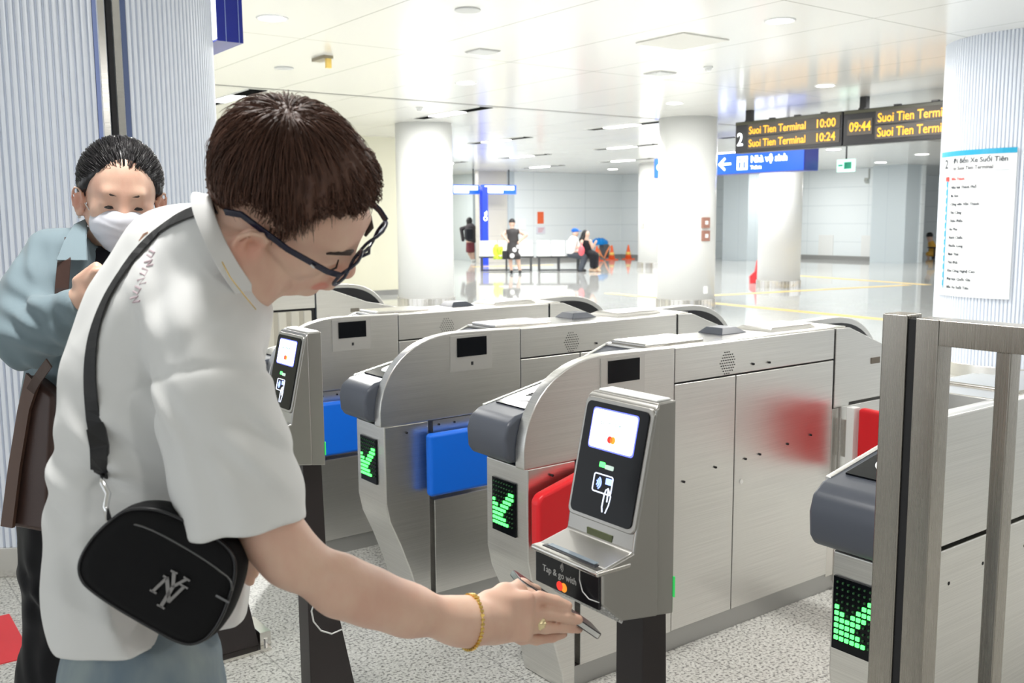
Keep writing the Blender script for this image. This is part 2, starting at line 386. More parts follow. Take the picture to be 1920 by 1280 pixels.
setp(MB().box((-9, 11.49, CEIL-.004), (46, 11.52, CEIL+.01)).build('trim_1', WJ), kind='structure')

# walls
def wall_mat(name, c, w_, h_, cm, rough=.35, spec=.5, var=.97):
    m = mat(name, c, rough, spec=spec); nt, N, L, b = nodes(m)
    tc = N.new('ShaderNodeTexCoord'); s_ = N.new('ShaderNodeSeparateXYZ'); L.new(tc.outputs['Object'], s_.inputs[0])
    ad = N.new('ShaderNodeMath'); L.new(s_.outputs[0], ad.inputs[0]); L.new(s_.outputs[1], ad.inputs[1])
    cx = N.new('ShaderNodeCombineXYZ'); L.new(ad.outputs[0], cx.inputs[0]); L.new(s_.outputs[2], cx.inputs[1])
    br = N.new('ShaderNodeTexBrick'); br.offset = 0; br.inputs['Scale'].default_value = 1; br.inputs['Mortar Size'].default_value = .008
    br.inputs['Brick Width'].default_value = w_; br.inputs['Row Height'].default_value = h_
    br.inputs['Color1'].default_value = (*c, 1); br.inputs['Color2'].default_value = (*[x*var for x in c], 1); br.inputs['Mortar'].default_value = (*cm, 1)
    L.new(cx.outputs[0], br.inputs['Vector']); L.new(br.outputs[0], b.inputs['Base Color']); return m
WPAN = wall_mat('pale_wall_panel', (.86, .91, .93), 2.4, .62, (.66, .72, .75), var=1.0)
WCRM = wall_mat('cream_wall', (.86, .84, .68), 30, 30, (.8, .78, .65), .6, .3)
WBEI = wall_mat('beige_wall_panel', (.74, .71, .64), 1.2, .9, (.6, .58, .54))
WGRY = wall_mat('grey_pier', (.60, .67, .71), 1.0, 30, (.5, .57, .62))
WB = mat('baseboard_grey', (.30, .30, .29), .35)
def wall(name, a, b_, m, base=None):
    o = setp(MB().box(a, b_).build(name, m), kind='structure')
    return o
wall('wall_near_left', (-9, 16.9, 0), (9.75, 17.1, CEIL), WCRM)
wall('wall_back', (20.12, 27.0, 0), (25.4, 27.2, CEIL), WPAN)
wall('wall_corner', (25.2, 23.9, 0), (25.4, 27.0, CEIL), WPAN)
wall('wall_alcove', (25.4, 23.7, 0), (29.2, 23.9, CEIL), WPAN)
wall('wall_right_back', (29.0, 17.1, 0), (29.2, 23.7, CEIL), WPAN)
wall('wall_pier_left', (26.0, 21.6, 0), (27.4, 22.7, CEIL), WGRY)
wall('wall_pier_right', (28.2, 17.15, 0), (29.2, 18.35, CEIL), WGRY)
wall('wall_far_right', (37, 8, 0), (37.2, 24, CEIL), WPAN)
wall('wall_toilets_left', (9.6, 30.3, 0), (20.3, 30.5, CEIL), WCRM)
wall('wall_toilets_side', (19.7, 28.9, 0), (20.0, 30.3, CEIL), WGRY)
wall('wall_toilets_edge', (19.85, 26.95, 0), (20.12, 27.2, CEIL), WGRY)
wall('wall_toilets_recess', (18.65, 27.0, 0), (19.85, 27.2, CEIL), WBEI)
MBs = [('baseboard_back', (20.12, 26.96, 0), (25.2, 27.0, .12)), ('baseboard_corner', (25.16, 23.9, 0), (25.2, 27.0, .12)), ('baseboard_right', (28.95, 18.35, 0), (29.0, 23.7, .14)), ('baseboard_near_left', (-9, 16.87, 0), (9.75, 16.9, .1))]
for n_, a_, b_ in MBs: setp(MB().box(a_, b_).build(n_, WB), kind='structure')
# access hatches low on the right back wall
for i_, (y0_, y1_) in enumerate([(18.6, 19.2), (20.3, 20.9)]):
    setp(MB().box((28.97, y0_, .12), (29.0, y1_, .85)).build('trim_%d' % (i_+2), WHITEP, bevel=.006), kind='structure')
# surroundings behind the camera that the steel mirrors
WDK = mat('rear_wall', (.55, .56, .55), .6)
wall('wall_rear', (-9, -9, 0), (20, -8.8, CEIL), WDK)

# yellow tactile paving
YEL = noise_bump(mat('tactile_yellow', (.85, .62, .22), .5), (60, 60, 60), .3, .002, 1)
def tact(name, pts, wd, label):
    a, b_ = map(np.array, pts); t = (b_-a)/np.linalg.norm(b_-a); n_ = np.array([-t[1], t[0]])*wd/2
    o = MB().prism([tuple(a+n_), tuple(a-n_), tuple(b_-n_), tuple(b_+n_)], 'xy', -.002, .004).build('tactile_strip', YEL)
    return setp(o, label, 'tactile paving', 'yellow tactile strips on the hall floor')
tact('t', [(12.55, 6.0), (13.0, 14.3)], .20, 'nearest long yellow tactile strip running right from the grey column behind the gates')
tact('t', [(13.15, 12.7), (19.4, 11.65)], .20, 'yellow tactile strip leading away towards the right past the far column with the red stand')
tact('t', [(20.5, 15.6), (19.75, 11.4)], .22, 'far yellow tactile strip angled behind the far column, meeting another near the map column')
tact('t', [(17.0, 25.0), (19.6, 24.2)], .25, 'faint yellow strip on the floor behind the long bench')

# columns
def column(name, x, y, r, label, base=.16):
    t = empty(name, (x, y, 0), label, 'column')
    MB().cyl((0, 0), r, base, CEIL, 72).build('shaft', COLP, t, smooth=False)
    bpy.data.objects[t.name].children[0].data.polygons.foreach_set('use_smooth', [len(p.vertices) == 4 for p in t.children[0].data.polygons])
    bb = MB().cyl((0, 0), r+.012, 0, base, 48)
    for i in range(36):
        a = 2*PI*i/36; bb.obox((math.cos(a)*(r+.014), math.sin(a)*(r+.014), base/2), (.004, 0, 0), (0, .004, 0), (0, 0, base/2))
    bb.build('base_band', STEELP, t)
    return t
def center_from(xl, xr, yb):
    xm = (xl+xr)/2
    r0 = FW+RT*(xm-960)/FOC-UP*(yb-640)/FOC; d = -CAMZ/r0[2]
    g = CAM+r0*d; hd = np.array([r0[0], r0[1]]); hd /= np.linalg.norm(hd)
    hw = (xr-xl)/2/FOC; rad = hw*d/(1-hw)
    return g[0]+hd[0]*rad, g[1]+hd[1]*rad, rad
c1 = center_from(748, 852, 578); c2 = center_from(1232, 1338, 581); c3 = center_from(1420, 1498, 541); c4 = center_from(1196, 1272, 503)
col1 = column('round_column', *c1, 'brightly lit smooth white round column rising behind the gates, nearest the cream wall')
col2 = column('round_column', *c2, 'pale grey round column with two small red call boxes on its side')
col3 = column('round_column', *c3, 'white round column further back beside the folded red floor stand')
col4 = column('round_column', *c4, 'farthest round column, half hidden behind the one with the call boxes, near the traffic cones')
def fluted(x, y, r, n, label, z0, z1, dark_at=None, basez=.13):
    t = empty('fluted_column', (x, y, 0), label, 'column')
    per = 10; rings = []
    for z in (z0, z1):
        ring = []
        for i in range(n*per):
            a = 2*PI*i/(n*per); ph = (i % per)/per
            rr_ = r-(.014 if ph < .12 or ph > .88 else 0)+.0035*math.sin(PI*ph)
            ring.append((rr_*math.cos(a), rr_*math.sin(a), z))
        rings.append(ring)
    MB().loft(rings).build('fluted_shaft', FLUTE, t)
    MB().cyl((0, 0), r+.008, 0, basez, 96).build('base_band', STEELP, t, bevel=.004)
    if dark_at is not None:                    # vertical joint with steel lips
        for da, wd, mm, rr_, nm in ((0, .020, DGAP, .012, 'joint_gap'), (-.032, .030, STEELP, .006, 'joint_lip'), (.030, .026, STEELP, .006, 'joint_lip'), (-.062, .022, mat('joint_dark_film', (.10, .14, .28), .3), .004, 'joint_strip'), (.056, .016, mat('joint_blue_film', (.25, .32, .62), .3), .004, 'joint_strip')):  # dark blue and mid blue strips flank the steel lips
            a = dark_at-da/r; c = np.array([math.cos(a), math.sin(a), 0]); s_ = np.array([-math.sin(a), math.cos(a), 0])
            MB().obox(c*(r+.001)+np.array([0, 0, (z0+z1)/2]), c*rr_, s_*wd/2, np.array([0, 0, (z1-z0)/2-.001])).build(nm, mm, t)
    return t
# near left column: right edge at x = 402, front base at y = 1068
cl = center_from(-118, 428, 1069)
la = math.atan2(-cl[1], -cl[0])
def ang_at(cx, cy, r, xpix, ypix):
    q = FW+RT*(xpix-960)/FOC-UP*(ypix-640)/FOC; dx, dy = q[0], q[1]; A = dx*dx+dy*dy; B_ = -2*(dx*cx+dy*cy); C_ = cx*cx+cy*cy-r*r
    t_ = (-B_-math.sqrt(max(B_*B_-4*A*C_, 0)))/(2*A); return math.atan2(dy*t_-cy, dx*t_-cx)
fluted(*cl, 176, 'huge ribbed white column behind the masked person, with a dark vertical joint', .13, CEIL, ang_at(*cl, 208, 130))
cr_ = (P(1948, 60, 8.9)); crr = .78
q = FW+RT*(1775-960)/FOC-UP*(300-640)/FOC
fluted(cr_[0], cr_[1], crr, 150, 'ribbed white column at the right carrying the line map panel', .13, CEIL)
CRC = (cr_[0], cr_[1], crr)

# ------------------------------------------------------------------ ceiling fittings
def downlight(x, y, r=.115, label='', power=None, group='round recessed downlights'):
    t = empty('downlight', (x, y, CEIL), label, 'ceiling light', group)
    n = 32; MB().loft([[(rr_*math.cos(2*PI*i/n), rr_*math.sin(2*PI*i/n), z) for i in range(n)] for rr_, z in ((r+.022, -.001), (r+.020, -.010), (r, -.010), (r, -.001))], cap=False).build('trim_ring', WHITEP, t, smooth=True)
    MB().cyl((0, 0), r-.001, -.006, .0, n).build('diffuser', LAMPE, t)
    if power:
        l = area_lamp(x, y, CEIL-.03, r*2, r*2, power)
        l.parent = t; l.location = (0, 0, -.03)
    return t
for x, y, lb in [(10.13, 9.77, 'round downlight glowing above the grey column with call boxes'), (6.65, 5.24, 'large bright round downlight near the top right, ahead of the departure board'),
                 (6.54, 9.71, 'round downlight glowing above the lit white column'), (3.2, 7.5, 'bright round downlight at the top left beside the blue sign case'), (10.36, 7.45, 'round downlight between the call-box column and the departure board')]:
    downlight(x, y, .105, lb, 120 if x < 4 else 45)
SLOTB = mat('slot_black', (.01, .01, .01), 1., spec=0.)
def slot(x, y0, y1, label, lit=(.35, .75)):
    t = empty('slot_light', (x, (y0+y1)/2, CEIL), label, 'ceiling light', 'long recessed slot lights')
    h = (y1-y0)/2
    MB().box((-.12, -h, -.006), (.12, h, .0)).build('slot_trough', SLOTB, t)
    MB().box((-.13, -h, -.009), (-.12, h, 0)).box((.12, -h, -.009), (.13, h, 0)).build('edge_strip', WHITEP, t)
    a, b_ = -h+2*h*lit[0], -h+2*h*lit[1]
    MB().box((-.10, a, -.012), (.10, b_, -.006)).build('diffuser', LAMPE, t)
    l = area_lamp(0, 0, 0, .15, b_-a, 45); l.parent = t; l.location = (0, (a+b_)/2, -.03)
SLT = []
for i, x in enumerate((4.75, 8.2, 11.85, 15.4, 19.0)):
    for j, (y0, y1) in enumerate(((11.65, 13.55), (15.4, 17.4), (19.2, 21.2), (23.0, 25.0))):
        if (i >= 4 and j == 0): continue
        if i <= 1 and j >= 1: continue
        SLT.append((x, y0, y1, i, j))
nm_i = ['first', 'second', 'third', 'fourth', 'fifth']; nm_j = ['nearest', 'second', 'third', 'farthest']
for x, y0, y1, i, j in SLT:
    slot(x, y0, y1, 'dark ceiling slot with bright lamp, %s in the %s row from the left' % (nm_j[j], nm_i[i]))
FLX = [(24.0, 14.2), (26.5, 17.0), (22.0, 12.2), (20.3, 14.3), (24.6, 20.2), (22.0, 24.0), (25.8, 16.6+4), (27.6, 14.9), (18.5, 9.6), (27, 11.5), (31, 13.5), (33.5, 17), (16.5, 7.2)]
for x, y in FLX:
    t = downlight(x, y, .17, 'small round downlight far back in the ceiling over the rear of the hall', None)
    del t['label']; t['label'] = 'small bright round downlight in the far ceiling above the rear of the hall'
for x in (0, 4, 8, 13, 18, 22.5, 26):       # rows of unseen fill lamps added under the ceiling to brighten the hall
    for y in (-4, 1.5, 6.5, 14, 20):
        if x > 18 and y < 6: continue
        if (x, y) in ((0, 14), (0, 20), (4, 20)): continue
        area_lamp(x+.6, y+.4, CEIL-.02, .3, .3, LAMP_W*(1.15 if x > 16 and y > 10 else 1))
area_lamp(17.8, 28.4, CEIL-.02, .4, .4, 70); area_lamp(19.3, 25.2, CEIL-.02, .3, .3, 8)  # two added fill lamps without fixtures, brightening the toilet end
def disc(x, y, r, label):
    t = MB().cyl((0, 0), r, -.012, 0, 32).build('ceiling_speaker', mat('speaker_grille', (.62, .63, .62), .5), bevel=.004); t.location = (x, y, CEIL)
    setp(t, label, 'ceiling speaker', 'round ceiling speakers')
disc(4.31, 6.36, .10, 'round grey speaker disc in the ceiling above the gates, nearest the top edge')
disc(4.31, 9.84, .10, 'round speaker disc in the ceiling above the young man')
def vent(x, y, s_, label):
    t = empty('ceiling_vent', (x, y, CEIL), label, 'vent', 'square ceiling vents')
    MB().box((-s_, -s_, -.008), (s_, s_, 0)).build('backing', mat('vent_backing', (.5, .5, .48), .5), t)
    for i in range(6):
        yy = -s_*.8+i*s_*.32; MB().obox((0, yy, -.012), (s_*.95, 0, 0), (0, s_*.09, 0), (0, 0, .004)).build('slat', WHITEP, t)
vent(5.47, 7.82, .125, 'square slatted vent in the ceiling left of the access panel')
vent(7.92, 7.87, .13, 'square vent in the ceiling beyond the access panel')
vent(5.4, 12.4, .13, 'square vent in the ceiling near the dark slot lights on the left')
ap = MB().box((-.30, -.30, -.012), (.30, .30, 0)).build('access_panel', mat('hatch_paint', (.70, .69, .64), .45), bevel=.004); ap.location = (6.67, 6.35, CEIL)
setp(ap, 'square beige access hatch in the ceiling before the departure board', 'access panel')
def smoke(x, y, label):
    t = empty('smoke_detector', (x, y, CEIL), label, 'smoke detector', 'ceiling smoke detectors')
    MB().cyl((0, 0), .05, -.02, 0, 24).build('base', WHITEP, t, smooth=True); MB().cyl((0, 0), .028, -.05, -.02, 24, r2=.036).build('sensor', WHITEP, t, smooth=True)
smoke(8.02, 7.25, 'white smoke detector under the ceiling right of the access hatch'); smoke(7.4, 12.2, 'small smoke detector by the slot light over the lit column')
t = empty('hanging_tag', (4.35, 9.0, CEIL), 'small yellow and black bracket fixed under the ceiling at the left', 'bracket')
MB().box((-.05, -.14, -.03), (.05, .14, -.0)).build('mount', mat('dull_brass', (.3, .26, .18), .4), t); MB().box((-.02, -.14, -.12), (.03, -.10, -.03)).build('tag', mat('yellow_tag', (.85, .6, .15), .5), t)

# ------------------------------------------------------------------ overhead signs
def sign_frame(X, y0, y1, z0, z1, th): pass
# departure board: long side along Y, face towards -X
BX = 11.7
ya, yb_, yc, yd = 10.0, 8.12, 8.10, 5.9
za, zb = 2.46, 2.93
def board(y0, y1, label, lines, extra):
    t = empty('departure_board', (BX, y1, za), label, 'information display', 'departure display panels')
    w_ = y0-y1
    MB().box((0, 0, 0), (.16, w_, zb-za)).build('case', BLACK, t, bevel=.008)
    MB().box((-.012, .01, zb-za-.05), (0, w_-.01, zb-za-.01)).build('top_ledge', mat('olive_case', (.05, .05, .03), .4), t)
    sc = mat('led_off', (.07, .06, .05), .5)
    for (u0, u1, v0, v1) in extra: MB().box((-.010, w_-u1, v0), (0.001, w_-u0, v1)).build('led_panel', sc, t)
    for s_, u, v, sz, m_, nm, xs in lines:
        add_text(MB(), s_, sz, (-.013, w_-u, v), (0, -1, 0), (0, 0, 1), .002, xs=xs, offset=sz*.008).build(nm, m_, t)
    for uy in ((w_*.12,) if w_ < 2 else (w_*.82,)):
        MB().box((.05, w_-w_*.1-.06 if w_ < 2 else w_*.86, zb-za), (.13, w_-w_*.1+.04 if w_ < 2 else w_*.86+.10, CEIL-za)).build('hanger', BLACK, t)
    for k in range(4): MB().box((.0, w_*(k+.6)/4.2, zb-za), (.05, w_*(k+.6)/4.2+.09, zb-za+.018)).build('clip', BLACK, t)
    return t
board(ya, yb_, 'left half of the black departure board with a white 2 and two amber lines', [
    ('2', .045, .115, .27, WHITEE, 'line_number', .85), ('Suoi Tien Terminal', .27, .275, .155, AMBER, 'amber_text', .86), ('10:00', 1.45, .275, .165, AMBER, 'amber_text', .92),
    ('Suoi Tien Terminal', .27, .085, .155, AMBER, 'amber_text', .86), ('10:24', 1.45, .085, .165, AMBER, 'amber_text', .92)],
    [(.25, 1.85, .25, .42), (.25, 1.85, .055, .225)])
board(yc, yd, 'right half of the black departure board with 09:44 and two amber lines', [
    ('09:44', .10, .18, .175, AMBER, 'amber_text', .86), ('Suoi Tien Terminal', .53, .275, .165, AMBER, 'amber_text', .84), ('Suoi Tien Terminal', .53, .085, .165, AMBER, 'amber_text', .84)],
    [(.07, .45, .13, .34), (.50, 2.1, .25, .42), (.50, 2.1, .055, .225)])
# blue direction sign
t = empty('direction_sign', (14.5, 10.8, 2.31), 'long blue hanging sign with a white arrow reading Nhà vệ sinh Toilets', 'sign')
MB().box((0, 0, 0), (.40, 3.75, .40)).build('case', BLUED, t, bevel=.01)
MB().box((-.006, .02, .01), (.0, 3.73, .39)).build('lit_face', BLUES, t)
def ysign(t, items, x=-.012):
    for kind, u, v, a, b_, nm in items:
        if kind == 'T': add_text(MB(), b_, a, (x, u, v), (0, -1, 0), (0, 0, 1), .002, offset=a*.03).build(nm, WHITEE, t)
        if kind == 'B': MB().box((x-.002, u-a, v), (x+.008, u, v+b_)).build(nm, WHITEE, t)
ysign(t, [('T', 1.20, .20, .17, 'Nhà vệ sinh', 'lettering'), ('T', 1.20, .075, .09, 'Toilets', 'lettering'), ('B', 1.53, .07, .25, .25, 'pictogram_plate'), ('B', 2.10, .05, .02, .30, 'divider'), ('T', 2.42, .16, .17, 'số', 'lettering'), ('T', 3.66, .16, .17, 'G', 'lettering')])
ar = MB(); ar.box((-.014, 1.68, .175), (-.004, 1.92, .215))
for sg_ in (1, -1): ar.obox((-.009, 1.90, .195+sg_*.05), (.005, 0, 0), (0, .075, -sg_*.06), (0, .012, sg_*.016))
ar.build('arrow', WHITEE, t)
for dy in (.07, .18):
    pc = MB(); pc.box((-.020, 1.53-dy-.02, .10), (-.013, 1.53-dy+.02, .22));     pc.obox((-.016, 1.53-dy, .255), (.003, 0, 0), (0, .018, 0), (0, 0, .018)); pc.build('pictogram', BLUES, t)
MB().box((.15, .5, .40), (.19, .54, CEIL-2.31)).box((.15, 3.2, .40), (.19, 3.24, CEIL-2.31)).build('hanger', BLACK, t)
# sign case upper left
e0 = P(407, 76, 4.75)
t = empty('lit_sign_case', (e0[0], e0[1], e0[2]), 'blue sign case with a glowing face hanging at the upper left behind the ribbed column', 'sign')
MB().box((0, 0, 0), (.135, 1.9, .38)).build('case', BLUED, t)
MB().box((-.035, .0, .01), (.0, 1.9, .37)).build('lit_face', WHITEE, t)
MB().box((.045, -.003, 0), (.048, 0.0, .38)).box((.112, -.003, 0), (.115, 0, .38)).build('edge_line', mat('pale_blue_line', (.35, .45, .8), .4), t)
MB().box((.05, .3, .38), (.08, .33, CEIL-e0[2])).box((.05, 1.5, .38), (.08, 1.53, CEIL-e0[2])).build('hanger', BLACK, t)
# toilets portal signs far back
def far_sign(xa, xb, label):
    a = PY(xa, 346, 26.0); b_ = PY(xb, 364, 26.0)
    t = empty('portal_sign', (a[0], 26.0, b_[2]), label, 'sign', 'blue signs over the toilet entrance'); w_ = b_[0]-a[0]; h = a[2]-b_[2]
    MB().box((0, 0, 0), (w_, .12, h)).build('case', BLUES, t)
    MB().box((w_*.06, -.006, h*.45), (w_*.93, 0, h*.88)).build('lettering_band', WHITEE, t); MB().box((w_*.06, -.006, h*.12), (w_*.6, 0, h*.45)).build('lettering_band', WHITEE, t)
    MB().box((w_*.8, .05, h), (w_*.8+.03, .08, CEIL-b_[2])).build('hanger', BLACK, t); return t
far_sign(848, 899, 'lit blue sign left of the blue toilet post'); far_sign(905, 968, 'lit blue sign right of the blue toilet post')
a = PY(899, 350, 25.9); b_ = PY(913, 492, 25.9)
t = empty('toilet_post', ((a[0]+b_[0])/2, 25.85, 0), 'tall blue toilet post with white restroom figures behind the bench', 'sign post')
MB().box((-.11, -.08, 0), (.11, .08, a[2])).build('post', mat('post_blue', (.02, .06, .62), .35, emit=(.01, .04, .6), es=.25), t)
sy = MB(); sy.loft([[(.0+rr_*math.cos(2*PI*i/20), yy, 1.5+rr_*math.sin(2*PI*i/20)) for i in range(20)] for rr_, yy in ((.075, -.083), (.045, -.083))], cap=False)
sy.box((-.03, -.088, 1.55), (-.005, -.081, 1.70)).box((.03, -.088, 1.60), (.06, -.081, 1.74)); sy.build('restroom_figures', WHITEE, t)
# hanging exit sign
q = P(1586, 322, 17.2)
t = empty('exit_sign', (q[0], q[1], q[2]), 'small green lit exit sign hanging from a thin rod', 'exit sign')
MB().box((-.03, -.17, 0), (.03, .17, .22)).build('lit_face', mat('exit_green', (.5, .8, .65), .4, emit=(.55, 1, .8), es=.9), t); MB().box((-.01, -.01, .22), (.01, .01, CEIL-q[2])).build('rod', BLACK, t)
ex = MB(); ex.box((-.035, -.13, .05), (-.029, .02, .17)).box((-.035, .05, .10), (-.029, .14, .13)); ex.build('pictogram', mat('exit_mark', (.05, .5, .3), .4), t)
# camera on far wall
q = PY(1645, 357, 16.0)
t = empty('security_camera', (28.6, 18.75, 2.70), 'security camera on a short arm under the far right ceiling', 'camera')
MB().box((-.02, -.02, 0), (.02, .02, .35)).build('arm', mat('cam_grey', (.4, .42, .4), .4), t); MB().obox((-.05, .05, -.05), (.14, .06, -.04), (-.02, .05, 0), (.01, .0, .05)).build('housing', mat('cam_body', (.5, .52, .48), .4), t)

# line map on the right ribbed column: a curved plate
def colpt(a, z, off=.0): return (CRC[0]+(CRC[2]+off)*math.cos(a), CRC[1]+(CRC[2]+off)*math.sin(a), z)
face = math.atan2(-CRC[1], -CRC[0])
amid = ang_at(*CRC, 1838, 420); wang = .34
dd_ = math.hypot(CRC[0]+CRC[2]*math.cos(amid), CRC[1]+CRC[2]*math.sin(amid))
pm = np.array([CRC[0]+CRC[2]*math.cos(amid), CRC[1]+CRC[2]*math.sin(amid), 0]); dep = (pm-CAM)@FW
def zat(y): return CAMZ - (y-405)/FOC*dep*1.0
zt, zbm = P(1838, 283, dep)[2], P(1838, 556, dep)[2]
a0 = ang_at(*CRC, 1768, 420) % (2*PI); a1 = ang_at(*CRC, 1899, 420) % (2*PI)
amax = abs(a1-a0)/2*1.02; amid = (a0+a1)/2+.02*0
t = empty('line_map_panel', (pm[0], pm[1], zbm), 'white curved line map listing the stations under a blue band, on the ribbed column', 'map panel')
def curved(mb, u0, u1, v0, v1, off, th=.004, n=14):
    rings = []
    for i in range(n+1):
        a_ = amid+(u0+(u1-u0)*i/n)*amax
        rings.append([colpt(a_, zbm+v0*(zt-zbm), off+th), colpt(a_, zbm+v1*(zt-zbm), off+th), colpt(a_, zbm+v1*(zt-zbm), off), colpt(a_, zbm+v0*(zt-zbm), off)])
    return mb.loft(rings)
PAPER = mat('map_white', (.9, .92, .93), .3); MTEAL = mat('map_teal', (.02, .38, .62), .35); MINK = mat('map_ink', (.03, .04, .06), .5)
curved(MB(), -1, 1, 0, 1, .012, .02).build('plate', PAPER, t, world=True)
curved(MB(), -1, 1, .965, 1, .033).build('blue_band', MTEAL, t, world=True)
HGT = zt-zbm; WID = 2*amax*CRC[2]
def ctext(mb, s_, size, u, v):      # u in metres from the left edge, v in metres above the bottom
    vv, ff = text_mesh(s_, size, .0012, offset=size*.012)
    out = [colpt(amid-amax+(u+p[0])/CRC[2], zbm+v+p[1], .034+p[2]) for p in vv]
    mb.add(out, ff); return mb
sgn = 1
ctext(MB(), '2', .115, .09*WID, HGT*.885).build('line_number', MINK, t, world=True)
ctext(MB(), 'Đi Bến Xe Suối Tiên', .062, .26*WID, HGT*.915).build('heading_text', MINK, t, world=True)
ctext(MB(), 'to Suoi Tien Terminal', .046, .26*WID, HGT*.87).build('heading_text', mat('map_grey', (.12, .12, .14), .5), t, world=True)
stn = ['Bến Thành', 'Nhà hát Thành Phố', 'Ba Son', 'Công viên Văn Thánh', 'Tân Cảng', 'Thảo Điền', 'An Phú', 'Rạch Chiếc', 'Phước Long', 'Bình Thái', 'Thủ Đức', 'Khu Công Nghệ Cao', 'Đại học Quốc Gia', 'Bến Xe Suối Tiên']
curved(MB(), -.70, -.64, .05, .82, .033).build('line_bar', MTEAL, t, world=True)
for i, s_ in enumerate(stn):
    v = HGT*(.80-i*.0575)
    if i == 0: ctext(MB(), s_, .036, .24*WID, v).build('station_name', MCR, t, world=True)
    else: ctext(MB(), s_, .036, .24*WID, v).build('station_name', MINK, t, world=True)
    curved(MB(), -.685, -.655, (v-.005)/HGT, (v+.018)/HGT, .036, n=2).build('station_dot', PAPER, t, world=True)
curved(MB(), -.72, -.60, .795, .825, .036).build('current_station_mark', MCR, t, world=True)
curved(MB(), -.9, .9, .855, .858, .033).build('rule_line', mat('map_rule', (.5, .55, .6), .5), t, world=True)

# call boxes on the grey column
for (yy, lb) in ((417, 'upper small red call box on the grey column'), (441, 'lower small red call box on the grey column')):
    a_ = ang_at(*c2, 1322, yy); r_ = c2[2]; p_ = np.array([c2[0]+r_*math.cos(a_), c2[1]+r_*math.sin(a_), 0]); dp = (p_-CAM)@FW
    z_ = P(1322, yy, dp+.3)[2]
    p_[2] = z_; c_ = np.array([math.cos(a_), math.sin(a_), 0]); s_ = np.array([-math.sin(a_), math.cos(a_), 0]); u_ = np.array([0, 0, 1.])
    t = empty('call_box', p_, lb, 'call box', 'call boxes on the grey column')
    MB().obox(c_*.01, c_*.03, s_*.07, u_*.085).build('case', mat('call_box_brown', (.33, .16, .12), .4), t); MB().obox(c_*.042, c_*.003, s_*.03, u_*.03+c_*0).build('button_plate', WHITEP, t)
a_ = ang_at(*c2, 1322, 537); p_ = np.array([c2[0]+c2[2]*math.cos(a_), c2[1]+c2[2]*math.sin(a_), .32]); c_ = np.array([math.cos(a_), math.sin(a_), 0]); s_ = np.array([-math.sin(a_), math.cos(a_), 0])
t = MB().obox(c_*.01, c_*.02, s_*.035, np.array([0, 0, .06])).build('outlet_cover', WHITEP, bevel=.004); t.location = tuple(p_); setp(t, 'small white socket cover low on the grey column', 'socket cover')
a_ = ang_at(*c4, 1205, 430); p_ = np.array([c4[0]+c4[2]*math.cos(a_), c4[1]+c4[2]*math.sin(a_), 1.25]); c_ = np.array([math.cos(a_), math.sin(a_), 0]); s_ = np.array([-math.sin(a_), math.cos(a_), 0])
t = MB().obox(c_*.01, c_*.02, s_*.06, np.array([0, 0, .09])).build('wall_switch', mat('switch_grey', (.45, .45, .42), .4)); t.location = tuple(p_); setp(t, 'small grey switch on the farthest column', 'switch')

# wall notices behind the bench
def notice(x0, y0, x1, y1, m_, label, nm='wall_notice', deco=None):
    a = PY(x0, y0, 26.98); b_ = PY(x1, y1, 26.98)
    t = empty(nm, ((a[0]+b_[0])/2, 26.98, (a[2]+b_[2])/2), label, 'notice'); w_, h = abs(b_[0]-a[0])/2, abs(a[2]-b_[2])/2
    MB().box((-w_, -.012, -h), (w_, 0.01, h)).build('sheet', m_, t)
    if deco: 
        mm = MB()
        for k in range(3): mm.box((-w_*.7, -.015, h*.4-k*h*.45), (w_*(.7-.2*k), -.012, h*.6-k*h*.45))
        mm.build('printed_lines', deco, t)
notice(972, 410, 986, 431, PAPER, 'blank white sheet on the wall beside the standing person in the dress')
notice(1008, 397, 1019, 419, mat('orange_sheet', (.85, .14, .04), .5), 'orange sheet on the wall above the bench')
notice(1006, 425, 1022, 438, mat('lilac_sheet', (.75, .74, .82), .5), 'pale notice with reddish lines under the orange sheet', deco=mat('notice_lines', (.7, .3, .35), .5))

